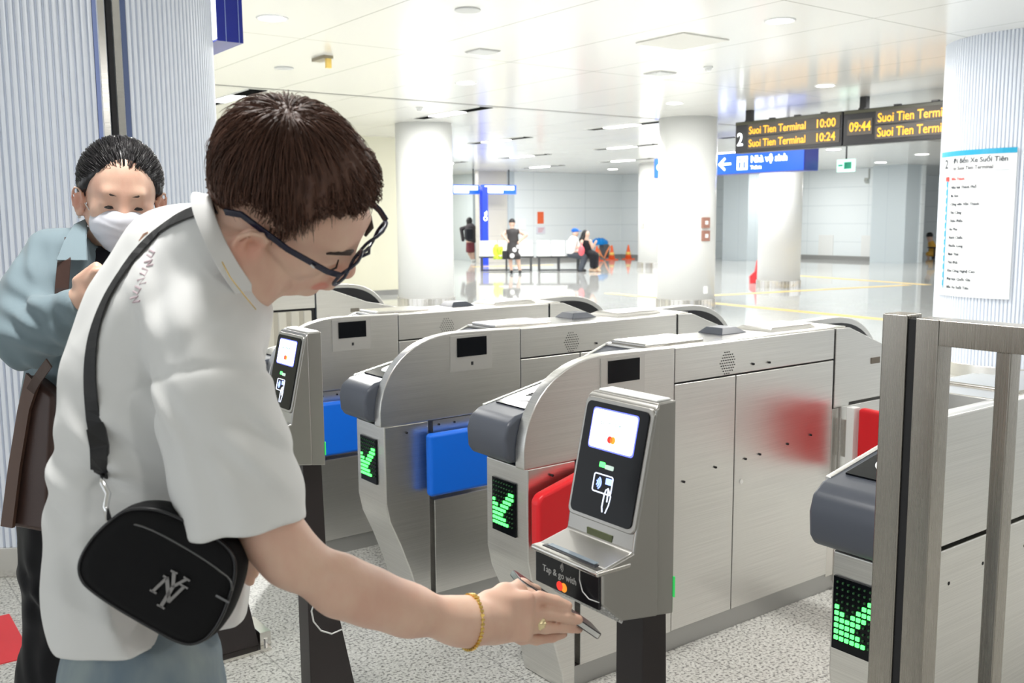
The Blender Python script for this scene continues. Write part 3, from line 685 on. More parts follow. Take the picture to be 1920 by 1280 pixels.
# ------------------------------------------------------------------ GATES
GW = .25; GL = 2.19
def superarc(cx, cz, rx, rz, a0_, a1_, n=14, p=2.35):
    out = []
    for i in range(n+1):
        a_ = a0_+(a1_-a0_)*i/n; c_, s_ = math.cos(a_), math.sin(a_)
        out.append((cx+rx*abs(c_)**(2/p)*(1 if c_ > 0 else -1), cz+rz*abs(s_)**(2/p)*(1 if s_ > 0 else -1)))
    return out
def arrow_leds():
    on = ["......xx", ".....xxx", "x...xxx.", "xx.xxx..", "xxxxx...", "xxxx....", "xxxxx...", "xxxxxx.."]
    return on
def make_gate(name, label, flap='blue', slats=False, pad_shape='rect', hooded=True, AY=0.0):
    g = empty(name, (0, 0, 0), label, 'ticket gate', 'steel ticket gates')
    # ---- near side hood plate at the entry end, and its mirror at the exit end
    hood = superarc(.37, .76, .36, .315, PI, PI/2)+[(.648, 1.07), (.648, .752), (.012, .752)]
    hood[0] = (.012, .76)
    if hooded: MB().prism(hood, 'xz', -.002, .042).build('hood_plate', STEEL, g, bevel=.004, seg=2)
    else:
        MB().prism([(.06, .805), (.07, 1.086), (.648, 1.086), (.648, .805)], 'xz', -.002, .042).build('side_plate', STEEL, g, bevel=.003)
        MB().prism([(.06, .10), (.06, .798), (.648, .798), (.648, .10)], 'xz', -.006, .042).build('lower_side_plate', STEEL, g, bevel=.003)
        MB().box((.34, .03, .985), (.66, GW, 1.088)).build('top_lid', STEELP, g, bevel=.003); MB().box((.46, .03, 1.086), (.64, GW-.03, 1.094)).build('raised_lid', STEELP, g, bevel=.004)
    hb = [(GL-x, z) for x, z in hood][::-1]
    MB().prism(hb, 'xz', GW-.042, GW+.002).build('hood_plate', STEEL, g, bevel=.004)
    inner = [(GL-x, z) for x, z in superarc(.37, .76, .335, .29, PI, PI/2)]+[(GL-.60, 1.048), (GL-.60, .78), (GL-.05, .78)]
    MB().prism(inner[::-1], 'xz', GW-.046, GW-.040).build('hood_lining', BLACK, g)
    inner2 = [(x, z) for x, z in superarc(.37, .76, .335, .29, PI, PI/2)]+[(.60, 1.048), (.60, .78), (.05, .78)]
    MB().prism(inner2, 'xz', .040, .046).build('hood_lining', BLACK, g)
    # ---- display in the hood plate
    if hooded: MB().box((.315, -.006, .925), (.505, -.0015, 1.062)).build('display_bezel', mat('bezel_satin', (.66, .65, .63), .35, .9) if 'bezel_satin' not in bpy.data.materials else bpy.data.materials['bezel_satin'], g)
    if hooded: MB().box((.345, -.009, .980), (.480, -.004, 1.052)).build('display_window', BLACKG, g)
    if hooded: MB().box((.408, -.0075, .945), (.418, -.006, .958)).build('keyhole', BLACK, g)
    # ---- slate reader nose between the hood plate and the far side, both ends
    def nose(flip):
        prof = [(-.005, .765), (-.022, .79), (-.026, .845), (-.014, .885), (.02, .908), (.29, .962), (.55, 1.056), (.65, 1.060), (.65, .765)]
        y0, y1 = (.044, GW) if not flip else (0, GW-.046)
        if flip: prof = [(GL-x, z) for x, z in prof][::-1]
        n_ = MB().prism(prof, 'xz', y0, y1).build('reader_nose', NOSE, g, bevel=.012, seg=3)
        s_ = 1 if not flip else -1; X = (lambda x: x) if not flip else (lambda x: GL-x)
        dirv = np.array([.27*s_, 0, .054]); nv = np.array([-.054*s_, 0, .27]); nv /= np.linalg.norm(nv); dirv /= np.linalg.norm(dirv); c_ = np.array([X(.165), (y0+y1)/2, .9375])
        pl = MB().obox(c_+nv*.000, dirv*.095, np.array([0, .075, 0]), nv*.004).build('reader_plate', BLACKG, n_)
        ov = []
        for zz in (.003, .0055): ov.append([c_+nv*zz+dirv*.055*math.cos(2*PI*i/28)+np.array([0, .05*math.sin(2*PI*i/28), 0]) for i in range(28)])
        MB().loft(ov).build('card_target', PAPER, n_)
        ic = MB()
        for k in range(3): ic.tube([c_+nv*.007+dirv*(.01*k-.02)+np.array([0, .018*math.sin(t_), 0])+dirv*.012*math.cos(t_) for t_ in np.linspace(-1.2, 1.2, 7)], .0016, 5)
        ic.build('card_symbol', BLACK, n_)
    nose(False); nose(True)
    # near side of exit end: sloped cheek plate
    ch = [(GL-.648, 1.066), (GL-.56, 1.064), (GL-.29, .966), (GL-.04, .914), (GL-.025, .765), (GL-.55, .765), (GL-.55, .752), (GL-.648, .752)]
    MB().prism([(x, z) for x, z in ch][::-1], 'xz', -.003, .012).build('cheek_plate', STEEL, g, bevel=.002)
    MB().prism([(x, z) for x, z in [(.648, 1.066), (.56, 1.064), (.29, .966), (.04, .914), (.025, .765), (.648, .765)]], 'xz', GW-.012, GW+.003).build('cheek_plate', STEEL, g, bevel=.002)
    MB().box((GL-.41, -.006, .905), (GL-.35, -.001, .93)).build('ticket_slot', mat('slot_dark', (.18, .16, .13), .6), g)  # dark brown patch marks the slot
    # ---- pedestals
    pf = [(.030, .752), (.030, .46), (.045, .39), (.085, .30), (.13, .18), (.165, .06), (.175, 0), (.22, 0), (.22, .752)]
    MB().prism(pf, 'xz', .004, GW-.03).build('pedestal', STEEL, g, bevel=.006)
    MB().prism([(GL-x, z) for x, z in pf][::-1], 'xz', .03, GW-.004).build('pedestal', STEEL, g, bevel=.006)
    # ---- recessed core behind the flaps, and the lower boxes
    MB().box((.215, .035, .02), (GL-.215, GW-.035, .77)).build('core', mat('core_steel', (.42, .41, .40), .4, 1.) if 'core_steel' not in bpy.data.materials else bpy.data.materials['core_steel'], g)
    MB().box((.235, -.002, .705), (.646, .036, .750)).build('flap_rail', STEEL, g)
    MB().box((.235, -.004, .075), (.646, .036, .445)).build('lower_box', STEEL, g, bevel=.003)
    MB().box((GL-.646, GW-.036, .075), (GL-.235, GW+.004, .445)).build('lower_box', STEEL, g, bevel=.003)
    MB().box((GL-.60, -.004, .03), (GL-.235, .036, .752)).build('rear_side_plate', STEEL, g, bevel=.003)
    # ---- middle of the cabinet
    a_, b_, c_ = .652, .962, 1.534
    MB().box((a_, .0, .948), (c_, GW, 1.066)).build('top_band', STEEL, g, bevel=.003)
    MB().box((a_, .012, .05), (c_, GW-.012, .95)).build('body', DGAP, g)
    if slats:
        sm_ = mat('slat_cream', (.66, .63, .54), .45); MB().box((a_-.3, -.004, .07), (c_-.05, .01, .935)).build('slat_backing', mat('slat_backing', (.50, .47, .39), .5), g)
        for i in range(14):
            x_ = a_-.3+i*(c_+.3-a_)/14
            if x_ > c_-.05: break
            MB().box((x_, -.012, .07), (x_+.055, .014, .935)).build('slat', sm_, g, bevel=.008)
    else:
        MB().box((a_, 0, .075), (b_-.002, .03, .942)).build('side_panel', STEEL, g, bevel=.0025)
        MB().box((b_+.002, 0, .075), (c_, .03, .942)).build('side_panel', STEEL, g, bevel=.0025)
    MB().box((a_, GW-.03, .075), (c_, GW, .942)).build('side_panel', STEEL, g, bevel=.0025)
    MB().box((c_+.004, .004, .06), (GL-.60, .03, .748)).build('hinge_column', STEELP, g, bevel=.003)
    MB().box((.20, .01, 0), (GL-.20, GW-.01, .07)).build('plinth', mat('plinth_grey', (.45, .45, .44), .4, .8) if 'plinth_grey' not in bpy.data.materials else bpy.data.materials['plinth_grey'], g)
    # ---- top
    MB().box((.56, .045, 1.056), (a_+.02, GW, 1.068)).build('top_lid', STEELP, g, bevel=.003)
    MB().box((.57, .055, 1.066), (a_+.20, GW-.02, 1.080)).build('raised_lid', STEELP, g, bevel=.006)
    MB().box((a_+.0, .01, 1.064), (GL-.57, GW-.01, 1.070)).build('top_lid', STEELP, g, bevel=.003)
    sp = MB().loft([[(1.02, .12, 1.07), (1.16, .12, 1.07), (1.16, .24, 1.07), (1.02, .24, 1.07)], [(1.045, .14, 1.092), (1.12, .14, 1.092), (1.12, .22, 1.092), (1.045, .22, 1.092)]]).build('light_sensor', NOSE, g, bevel=.002)
    MB().loft([[(1.22, .06, 1.07), (1.50, .06, 1.07), (1.50, .24, 1.07), (1.22, .24, 1.07)], [(1.25, .08, 1.084), (1.49, .08, 1.084), (1.49, .22, 1.084), (1.25, .22, 1.084)]]).build('raised_lid', STEELP, g, bevel=.002)
    # ---- speaker holes and screws
    h_ = MB()
    for i in range(7):
        for j in range(9):
            x_, z_ = .910+(i-3)*.0115+(j % 2)*.0057, .992+(j-4)*.0095
            if ((x_-.913)/.042)**2+((z_-.992)/.042)**2 < 1: h_.obox((x_, -.0015, z_), (.0016, 0, 0), (0, .001, 0), (0, 0, .0016))
    h_.build('speaker_holes', DGAP, g)
    for x_, z_ in [(1.05, .975), (1.14, .972), (.70, .60), (.86, .625), (1.02, .63), (1.10, .635), (1.26, .65), (1.40, .665), (.26, .733), (.33, .733), (.45, .733), (.57, .733), (.12, .72), (.58, .40)]:
        n = 12; MB().loft([[(x_+.0042*math.cos(2*PI*i/n), yy, z_+.0042*math.sin(2*PI*i/n)) for i in range(n)] for yy in (.001, -.0065)][::-1]).build('screw', DGAP, g)
    MB().loft([[(1.0+.009*math.cos(2*PI*i/16), yy, .55+.009*math.sin(2*PI*i/16)) for i in range(16)] for yy in (-.004, .001)]).build('lock', CHROME, g)
    # ---- arrow panel on the entry end
    ap_ = MB().box((.024, .060+AY, .525), (.031, .180+AY, .695)).build('arrow_panel', BLACKG, g)
    on, off = MB(), MB()
    for r_, row in enumerate(arrow_leds()):
        for c2_, ch_ in enumerate(row):
            y_ = .168+AY-c2_*.0137; z_ = .655-r_*.0145
            (on if ch_ == 'x' else off).obox((.022, y_, z_), (.002, 0, 0), (0, .0043 if ch_ == 'x' else .002, 0), (0, 0, .0043 if ch_ == 'x' else .002))
    for r_ in range(2):
        for c2_ in range(8): off.obox((.022, .168+AY-c2_*.0137, .684-r_*.0145), (.002, 0, 0), (0, .002, 0), (0, 0, .002))
    on.build('arrow_leds', GREENL, ap_); off.build('unlit_leds', GREEND, ap_)
    # ---- flap pads
    pm_ = BLUEP if flap == 'blue' else REDP
    if pad_shape == 'rect': pp = [(.185, .475), (.57, .475), (.57, .712), (.185, .712)]
    else: pp = [(.02, .52), (.05, .49), (.50, .47), (.50, .745), (.19, .725), (.035, .685), (.02, .665)]
    if hooded: MB().prism(pp, 'xz', -.062, -.022 if pad_shape == 'rect' else -.02).build('flap_pad', pm_, g, bevel=.014, seg=4)
    if hooded: MB().box((.40, -.03, .55), (.50, .036, .63)).build('flap_arm', STEELP, g)
    if slats:
        MB().box((a_-.32, -.006, .93), (a_+.01, .03, 1.0)).build('slat_cap', STEEL, g)
    return g
gA = make_gate('ticket_gate', 'steel ticket gate with a blue flap, third back, partly behind the left card kiosk', 'blue')
gB = make_gate('ticket_gate', 'steel ticket gate with a bright blue flap beside its green arrow, mid row', 'blue')
gC = make_gate('ticket_gate', 'nearest full steel ticket gate with a red flap behind the right card kiosk', 'red', pad_shape='cut')
gD = make_gate('ticket_gate', 'steel ticket gate at the right edge behind the tall railing', 'red', pad_shape='cut', hooded=False, AY=.03)
gZ = make_gate('ticket_gate', 'farthest steel gate cabinet with cream slats, seen behind the young man’s chin', 'blue', slats=True)
gC.location = (1.68, 2.23, 0); gB.location = (1.63, 3.02, 0); gA.location = (1.54, 3.83, 0); gD.location = (1.80, 1.035, 0); gZ.location = (1.07, 5.6, 0)
# the red flap of the near gate swung across the passage, with its white hinge strip
for gg, xx in ((gC, 1.60),):
    MB().prism([(-.07, .49), (-.34, .47), (-.40, .52), (-.40, .70), (-.36, .745), (-.07, .755)], 'yz', xx, xx+.045).build('closed_flap', REDP, gg, bevel=.014, seg=4)
    MB().box((xx-.012, -.062, .46), (xx+.03, -.028, .755)).build('hinge_strip', WHITEP, gg, bevel=.003)
    MB().box((xx-.0, -.04, .55), (xx+.03, .01, .70)).build('flap_arm', STEELP, gg)
MB().prism([(GW+.04, .49), (GW+.14, .47), (GW+.14, .74), (GW+.04, .70)], 'yz', .34, .385).build('closed_flap', REDP, gD, bevel=.014, seg=4)

# ------------------------------------------------------------------ RAILING at the right
t = empty('steel_railing', (1.60, .96, 0), 'tall brushed steel railing of square posts at the right foreground', 'railing')
MB().box((-.0, -.0, 0), (.05, .05, 1.322)).build('end_post', STEELV, t, bevel=.003)
MB().box((.004, -.016, .1), (.046, 0, 1.315)).build('gap_filler', DGAP, t)
MB().box((.0, -.060, .05), (.048, -.016, 1.318)).build('frame_stile', STEELV, t, bevel=.002)
MB().box((.0, -1.6, 1.272), (.048, -.060, 1.318)).build('top_rail', STEELV, t, bevel=.002)
MB().box((.0, -1.6, .10), (.048, -.060, .146)).build('bottom_rail', STEELV, t, bevel=.002)
for i in range(13): MB().box((.006, -.185-i*.115, .146), (.042, -.160-i*.115, 1.272)).build('bar', STEELV, t, bevel=.002)
MB().box((0, -1.65, 0), (.05, -1.6, 1.322)).build('end_post', STEELV, t, bevel=.003)
MB().cyl((.025, .025), .06, 0, .008, 32).build('floor_flange', STEELP, t)

# ------------------------------------------------------------------ CARD KIOSKS
def rrect(w_, h, r, n=5):
    pts = []
    for cx, cy, a0_ in ((w_-r, h-r, 0), (r-w_, h-r, PI/2), (r-w_, r-h, PI), (w_-r, r-h, 1.5*PI)):
        for i in range(n+1): a_ = a0_+PI/2*i/n; pts.append((cx+r*math.cos(a_), cy+r*math.sin(a_)))
    return pts
def make_kiosk(label):
    k = empty('card_kiosk', (0, 0, 0), label, 'card reader kiosk', 'tap and go card kiosks')
    W = .162
    # origin: near side (y = 0) under the post; x grows away from the customer
    prof = [(.165, 1.210), (.130, 1.213), (.118, 1.208), (.070, 1.012), (.058, .985), (.0, .975), (-.004, .965), (-.004, .915), (.035, .878), (.155, .868), (.155, .9)]
    MB().prism([(.120, 1.213), (.111, 1.206), (.068, 1.010), (.064, .985), (.004, .972), (0, .965), (0, .915), (.04, .880), (.120, .868)], 'xz', 0, W).build('housing', KSTEEL, k, bevel=.006, seg=3)
    MB().prism([(.119, .868), (.158, .862), (.158, 1.214), (.119, 1.213)], 'xz', .004, W-.004).build('rear_case', KSTEEL, k, bevel=.003)
    MB().box((.124, .012, 1.212), (.155, W-.012, 1.217)).build('top_cap', WHITEP, k, bevel=.003)
    # screen face frame: origin at its centre
    a = np.array([.068, W/2, 1.010]); b_ = np.array([.112, W/2, 1.206]); v = (b_-a); Lh = np.linalg.norm(v)/2; v /= np.linalg.norm(v); u = np.array([0, -1., 0]); n_ = np.cross(u, v); c_ = (a+b_)/2
    if n_[0] > 0: n_ = -n_
    def face(w_, h, cu, cv, off, th, r=.006):
        pts = rrect(w_, h, r); return [[c_+u*(cu+x)+v*(cv+y)+n_*o for x, y in pts] for o in (off, off+th)]
    fr = MB().loft(face(.080, Lh-.001, 0, 0, -.002, .006, .012)).build('front_frame', KSTEEL, k, bevel=.002)
    gl = MB().loft(face(.0725, Lh-.008, 0, 0, .002, .004, .010)).build('glass_front', BLACKG, k)
    MB().loft(face(.0535, .0335, -.001, .050, .0055, .001)).build('screen_edge', SCREENB, gl)
    sc = MB().loft(face(.051, .031, -.001, .050, .0062, .001)).build('screen', SCREEN, gl)
    for cu, m_ in ((-.004, MCR), (.003, MCO)):
        MB().loft([[c_+u*(cu+.006*math.cos(2*PI*i/20))+v*(.036+.006*math.sin(2*PI*i/20))+n_*o for i in range(20)] for o in (.007, .0078)]).build('card_logo', m_, sc)
    add_text(MB(), 'Sacombank', .011, c_+u*(-.033)+v*.058+n_*.0074, u, v, .0002).build('screen_text', mat('screen_ink', (.02, .25, .2), .4), sc)
    MB().loft(face(.0065, .0042, -.012, -.006, .0062, .001, .002)).build('status_light', GREENL, gl)
    MB().loft(face(.0100, .0036, .005, -.008, .0062, .001, .002)).build('status_bar', mat('status_grey', (.4, .45, .42), .4, emit=(.5, .7, .6), es=.5), gl)
    ic = MB(); LW = .0011; ICO = mat('icon_line', (.6, .65, .75), .4, emit=(.75, .82, 1), es=.9)
    rp = rrect(.022, .0145, .004); pth = [c_+u*(x-.004)+v*(y-.036)+n_*.0068 for x, y in rp]; ic.tube(pth+[pth[0]], LW, 6)
    for hp in ([(.004, -.052), (.003, -.072), (.0055, -.080)], [(.004, -.052), (.006, -.044), (.0105, -.040), (.012, -.052), (.0125, -.062)], [(.012, -.042), (.019, -.052), (.0175, -.066), (.0125, -.080)]):
        ic.tube([c_+u*x+v*y+n_*.0068 for x, y in hp], LW, 6)
    ic.build('tap_icon', ICO, gl)
    wv = MB()
    for q_ in (.005, .009, .013): wv.tube([c_+u*(-.021+q_*math.cos(t_))+v*(-.036+q_*math.sin(t_)*.9)+n_*.0068 for t_ in np.linspace(-.9, .9, 7)], LW, 6)
    wv.obox(c_+u*.009+v*-.030+n_*.0065, u*.0065, v*.005, n_*.0008)
    wv.build('tap_icon_glow', mat('icon_blue', (.1, .2, .9), .4, emit=(.3, .4, 1), es=1.6), gl)
    # tray with its dark scanner window
    MB().box((-.002, .016, .967), (.060, W-.016, .9732)).build('scanner_frame', BLACK, k, bevel=.002)
    MB().box((.004, .024, .970), (.054, W-.024, .9742)).build('scanner_glass', mat('scanner_glass', (.30, .36, .42), .12, .3), k)
    MB().box((-.012, -.001, .962), (.06, W+.001, .972)).build('tray', STEELP, k, bevel=.004, seg=3)
    MB().box((.064, .05, .985), (.070, .11, .999)).build('sensor_bar', mat('sensor_olive', (.10, .12, .05), .3), k)
    # front sign
    sg_ = MB().box((-.004, .004, .908), (.002, W-.002, .961)).build('front_sign', BLACK, k, bevel=.002)
    def sy_(u_): return W-u_
    add_text(MB(), 'Tap & go with', .0155, (-.0045, sy_(.022), .932), (0, -1, 0), (0, 0, 1), .0003, xs=.95).build('sign_text', WHITEP, sg_)
    for cu, m_ in ((.066, MCR), (.076, MCO)):
        MB().loft([[(-.0045-o, sy_(cu)+.0075*math.cos(2*PI*i/20), .919+.0075*math.sin(2*PI*i/20)) for i in range(20)] for o in (0.0, .0008 if m_ is MCR else .0005)]).build('card_logo', m_, sg_)
    wv = MB()
    for q_ in (.003, .006, .009): wv.tube([(-.005, sy_(.066+q_*math.cos(t_)), .951+q_*math.sin(t_)) for t_ in np.linspace(-.9, .9, 7)], .0007, 5)
    wv.build('contactless_mark', WHITEP, sg_)
    MB().prism([(0.0, .913), (.042, .876), (.045, .879), (.004, .915)], 'xz', .002, W-.002).build('underside_vent', noise_bump(mat('vent_white', (.6, .6, .58), .6), (300, 300, 300), .6, .002, 2, colmix=((.15, .15, .15), (.85, .85, .83))) if 'vent_white' not in bpy.data.materials else bpy.data.materials['vent_white'], k)
    MB().box((.157, .002, .89), (.1592, .005, .925)).build('side_lamp', mat('side_lamp_green', (.05, .5, .12), .3, emit=(.05, 1, .2), es=.25) if 'side_lamp_green' not in bpy.data.materials else bpy.data.materials['side_lamp_green'], k)
    MB().tube([(-.006, .046, .962), (-.008, .044, .946), (-.009, .036, .930), (-.008, .022, .922), (-.003, .004, .921)], .0009, 6).build('loose_wire', WHITEP, k, smooth=True)
    # post: narrow front, flaring to the rear towards the floor
    MB().loft([[(.098, .012, .87), (.150, .012, .87), (.150, .075, .87), (.098, .075, .87)], [(.098, .012, .60), (.156, .012, .60), (.156, .075, .60), (.098, .075, .60)], [(.098, .012, .012), (.27, .012, .012), (.27, .075, .012), (.098, .075, .012)]][::-1]).build('post', POSTM, k, bevel=.002)
    bs = MB().box((-.02, -.03, 0), (.30, .18, .012)).build('base_plate', STEELP, k, bevel=.002)
    for dx in (.0, .28):
        MB().box((dx-.01, .0, .012), (dx+.03, .15, .06)).build('bracket', STEELP, bs, bevel=.002)
        MB().cyl((dx+.01, .0), .008, .012, .035, 6).build('bolt', CHROME, bs)
    return k
k1 = make_kiosk('card kiosk at the centre that the phone is held to, reading Tap & go with')
k1.location = (.938, 1.04, 0)
k2 = copy_tree(k1); k2['label'] = 'card kiosk on the left beside the young man’s chest, partly hidden by his shirt'; k2.location = (.91, 2.26, 0)
k3 = copy_tree(k2); k3['label'] = 'card kiosk hidden behind the young man and his bag, only its post foot showing'; k3.location = (.93, 3.12, 0)
t = MB().tube([P(590, 1128, 2.35), P(584, 1145, 2.4), P(588, 1165, 2.45), P(602, 1182, 2.5), P(622, 1188, 2.55), P(640, 1180, 2.6)], .0022, 6).build('loose_wire', WHITEP, smooth=True)
setp(t, 'thin white wire looping beside the left kiosk post', 'wire')
t = MB().box((.44, 3.55, .0), (.545, 4.0, .004)).build('floor_tape', mat('red_tape', (.8, .04, .05), .5)); setp(t, 'red strip on the granite floor at the lower left edge', 'floor marking')

# ================================================================== PEOPLE
def frame(L_, F_):
    F_ = F_/np.linalg.norm(F_); L_ = L_-F_*(F_@L_); L_ /= np.linalg.norm(L_); return np.stack([L_, F_, np.cross(F_, L_)])   # rows: lateral, forward, up
def cv(x, y, z): return RT*x+UP*y+FW*z            # a direction given right, up, away
def streaks(X, fr, amp, seed=0):
    return X
def head_sdf(s, c, R, sc=1., fs=1., ear_y=.012, brow=.013):
    """rows of R: lateral, forward, up; c is the middle of the head at ear height"""
    T0 = lambda x, y, z: c+(R[0]*x+R[1]*y+R[2]*z)*sc
    sc0 = sc; sc = sc*fs; T = lambda x, y, z: c+(R[0]*x+R[1]*y+R[2]*z)*sc
    s.ell(T(0, -.012, .035), np.array([.074, .094, .086])*sc, R, k=.02)
    s.ell(T(0, .030, -.005), np.array([.062, .062, .085])*sc, R, k=.03)
    s.ell(T(0, .040, -.062), np.array([.047, .045, .040])*sc, R, k=.035)
    for x in (-1, 1):
        s.cone(T(.055*x, .0, -.045), T(.022*x, .062, -.088), .018*sc, .017*sc, k=.03)
        s.ell(T(.040*x, .058, -.020), np.array([.021, .017, .018])*sc, R, k=.025)
    s.ell(T(0, .083, -.094), np.array([.019, .015, .015])*sc, R, k=.016)
    s.cone(T(-.032, .080, .026), T(.032, .080, .026), brow*sc, brow*sc, k=.018)
    for x in (-1, 1): s.ell(T(.034*x, .100, .004), np.array([.016, .012, .011])*sc, R, k=.012, sub=True)
    for x in (-1, 1): s.ell(T(.031*x, .079, .002), np.array([.0155, .0135, .0125])*sc, R, k=.008)
    s.ell(T(0, .078, .004), np.array([.020, .018, .030])*sc, R, k=.012)
    s.cone(T(0, .088, .012), T(0, .108, -.026), .0085*sc, .0105*sc, k=.012)
    s.ell(T(0, .108, -.032), np.array([.0110, .0100, .0095])*sc, R, k=.008)
    for x in (-1, 1):
        s.ell(T(.0125*x, .100, -.034), np.array([.0072, .009, .0072])*sc, R, k=.007)
        s.ell(T(.0065*x, .106, -.041), np.array([.0034, .005, .0032])*sc, R, k=.003, sub=True)
    s.ell(T(0, .082, -.063), np.array([.026, .019, .021])*sc, R, k=.014)
    s.cone(T(-.018, .090, -.060), T(0, .1045, -.058), .0050*sc, .0068*sc, k=.008); s.cone(T(.018, .090, -.060), T(0, .1045, -.058), .0050*sc, .0068*sc, k=.008)
    s.cone(T(-.016, .089, -.069), T(0, .1015, -.071), .0052*sc, .0075*sc, k=.008); s.cone(T(.016, .089, -.069), T(0, .1015, -.071), .0052*sc, .0075*sc, k=.008)
    s.cone(T(-.021, .094, -.0645), T(.021, .094, -.0645), .0016*sc, .0016*sc, k=.003, ) if False else None
    for x in (-1, 1):
        Re = np.stack([R[0]*math.cos(.45*x)-R[1]*math.sin(.45)*1*x*x, R[1]*math.cos(.45)+R[0]*math.sin(.45)*x, R[2]]) if False else R
        en = R[0]*x*.92+R[1]*.39; et = -R[0]*x*.39+R[1]*.92; ER = np.stack([en, et, R[2]]); ec = T(.084*x, -.010+ear_y, -.014)
        E = lambda a, b_, n_: ec+(et*a+R[2]*b_+en*n_)*sc
        s.ell(ec-en*.002, np.array([.0055, .0185, .0310])*sc, ER, k=.005)
        s.ell(E(.004, .000, .0060), np.array([.0080, .0105, .0150])*sc, ER, k=.002, sub=True)
        hx = [E(.014, .010, .002), E(.013, .024, .004), E(.004, .0315, .006), E(-.008, .029, .008), E(-.0165, .018, .009), E(-.018, .004, .009), E(-.014, -.012, .007), E(-.008, -.022, .005)]
        s.chain([(q, .0033*sc) for q in hx], k=.003)
        s.chain([(E(-.007, .017, .005), .0025*sc), (E(-.0095, .004, .006), .003*sc), (E(-.006, -.010, .005), .003*sc)], k=.004)
        s.ell(E(.013, -.003, .003), np.array([.005, .005, .007])*sc, ER, k=.004)
        s.ell(E(.0, -.027, .002), np.array([.0055, .009, .0090])*sc, ER, k=.006)
    return T0
def lip_tint(T, extra=None):
    def f(V):
        c = np.ones((len(V), 3))
        a, b_ = T(-.019, .094, -.064), T(.019, .094, -.064); ab = b_-a; t = np.clip((V-a)@ab/(ab@ab), 0, 1); d = np.linalg.norm(V-a-t[:, None]*ab, axis=1)
        w_ = np.clip((.0135-d)/.004, 0, 1)[:, None]; c = c*(1-w_)+w_*np.array([.92, .55, .55])
        for x in (-1, 1):
            d = np.linalg.norm(V-T(.090*x, .002, -.012), axis=1); w_ = np.clip((.028-d)/.015, 0, 1)[:, None]*.6; c = c*(1-w_)+w_*np.array([1, .72, .70])
        d = np.linalg.norm(V-T(0, .108, -.03), axis=1); w_ = np.clip((.026-d)/.02, 0, 1)[:, None]*.5; c = c*(1-w_)+w_*np.array([1, .75, .72])
        if extra: c = extra(V, c)
        return c
    return f
def hair_strands(name, T, R, crown, shell, region, n, length, m, parent, base_r=.00055, seed=1, wob=.004, lift=.0, steps=8, tip=None, flow=None, offr=.010):
    """thousands of thin tapered strands combed over an ellipsoid (c, r) away from the crown"""
    rng = np.random.RandomState(seed); V = []; F_ = []; nV = 0
    c, r = shell
    cr = np.array(crown)/np.linalg.norm(crown)
    tries = 0; k = 0
    while k < n and tries < n*8:
        tries += 1
        d = rng.normal(size=3); d /= np.linalg.norm(d)
        lp = np.array(c)+d*np.array(r)
        if not region(lp): continue
        k += 1; pts = []; off = rng.uniform(0, offr)+lift; L_ = length(lp)*rng.uniform(.75, 1.15); cur = d.copy(); side = rng.normal(size=3)*wob
        for i in range(steps):
            q = np.array(c)+cur*(np.array(r)+off+.006*math.sin(PI*i/(steps-1)))
            pts.append(q+side*(i/(steps-1))**2)
            t = cur*(cur@cr)-cr if flow is None else flow(q, cur)
            t = t-cur*(t@cur); nn = np.linalg.norm(t)
            if nn < 1e-3: t = rng.normal(size=3); t -= cur*(t@cur); nn = np.linalg.norm(t)
            cur = cur+t/nn*(L_/steps)/np.mean(r); cur /= np.linalg.norm(cur)
        pts = np.array(pts); rad = base_r*rng.uniform(.8, 1.5)
        u = rng.normal(size=3)
        for i, q in enumerate(pts):
            tt = pts[min(i+1, steps-1)]-pts[max(i-1, 0)]; tt /= np.linalg.norm(tt)+1e-9; uu = u-tt*(u@tt); uu /= np.linalg.norm(uu)+1e-9; vv = np.cross(tt, uu); rr_ = rad*(1-(i/(steps-1))**2*.85)
            for j in range(3): a_ = 2*PI*j/3; V.append(q+rr_*(uu*math.cos(a_)+vv*math.sin(a_)))
        for i in range(steps-1):
            for j in range(3): F_.append((nV+i*3+j, nV+i*3+(j+1) % 3, nV+(i+1)*3+(j+1) % 3, nV+(i+1)*3+j))
        nV += steps*3
    V = np.array(V); Wd = T(0, 0, 0)+(V[:, :1]*R[0]+V[:, 1:2]*R[1]+V[:, 2:3]*R[2])
    def tf(X): return np.repeat(tints, steps*3, 0)
    tints = np.array([[rng.uniform(.6, 1.6)]*3 for _ in range(k)])
    return mesh_np(name, Wd, np.array(F_), m, parent, tf)
def hair_mat(name, c, rough=.32):
    m = mat(name, c, rough, spec=.3); nt, N, L, b = nodes(m)
    va = N.new('ShaderNodeVertexColor'); va.layer_name = 'tint'; mx = N.new('ShaderNodeMix'); mx.data_type = 'RGBA'; mx.blend_type = 'MULTIPLY'; mx.inputs[0].default_value = 1; mx.inputs[6].default_value = (*c, 1)
    L.new(va.outputs[0], mx.inputs[7]); L.new(mx.outputs[2], b.inputs['Base Color']); return m
def folds(items):
    """smooth cloth folds: (point, axis across the fold, axis along, wavelength, amplitude, reach)"""
    def m(X, d):
        w_ = np.zeros(len(X)); near = np.abs(d) < .05
        if not near.any(): return d
        Y = X[near]; a = np.zeros(len(Y))
        for p0, ac, al, wl, am, rc in items:
            r_ = Y-p0; u = r_@ac; v = r_@al; win = np.exp(-(u/rc[0])**2-(v/rc[1])**2-((r_**2).sum(1)-u*u-v*v)/rc[2]**2)
            ph = u+.25*wl*np.sin(v/wl*1.3+1.7*u/wl); a += am*win*np.cos(2*PI*ph/wl)
        w_[near] = a; return d-w_
    return m
SKIN = skin_mat('skin_warm', (.78, .53, .41)); SKINF = skin_mat('skin_light', (.74, .49, .38))

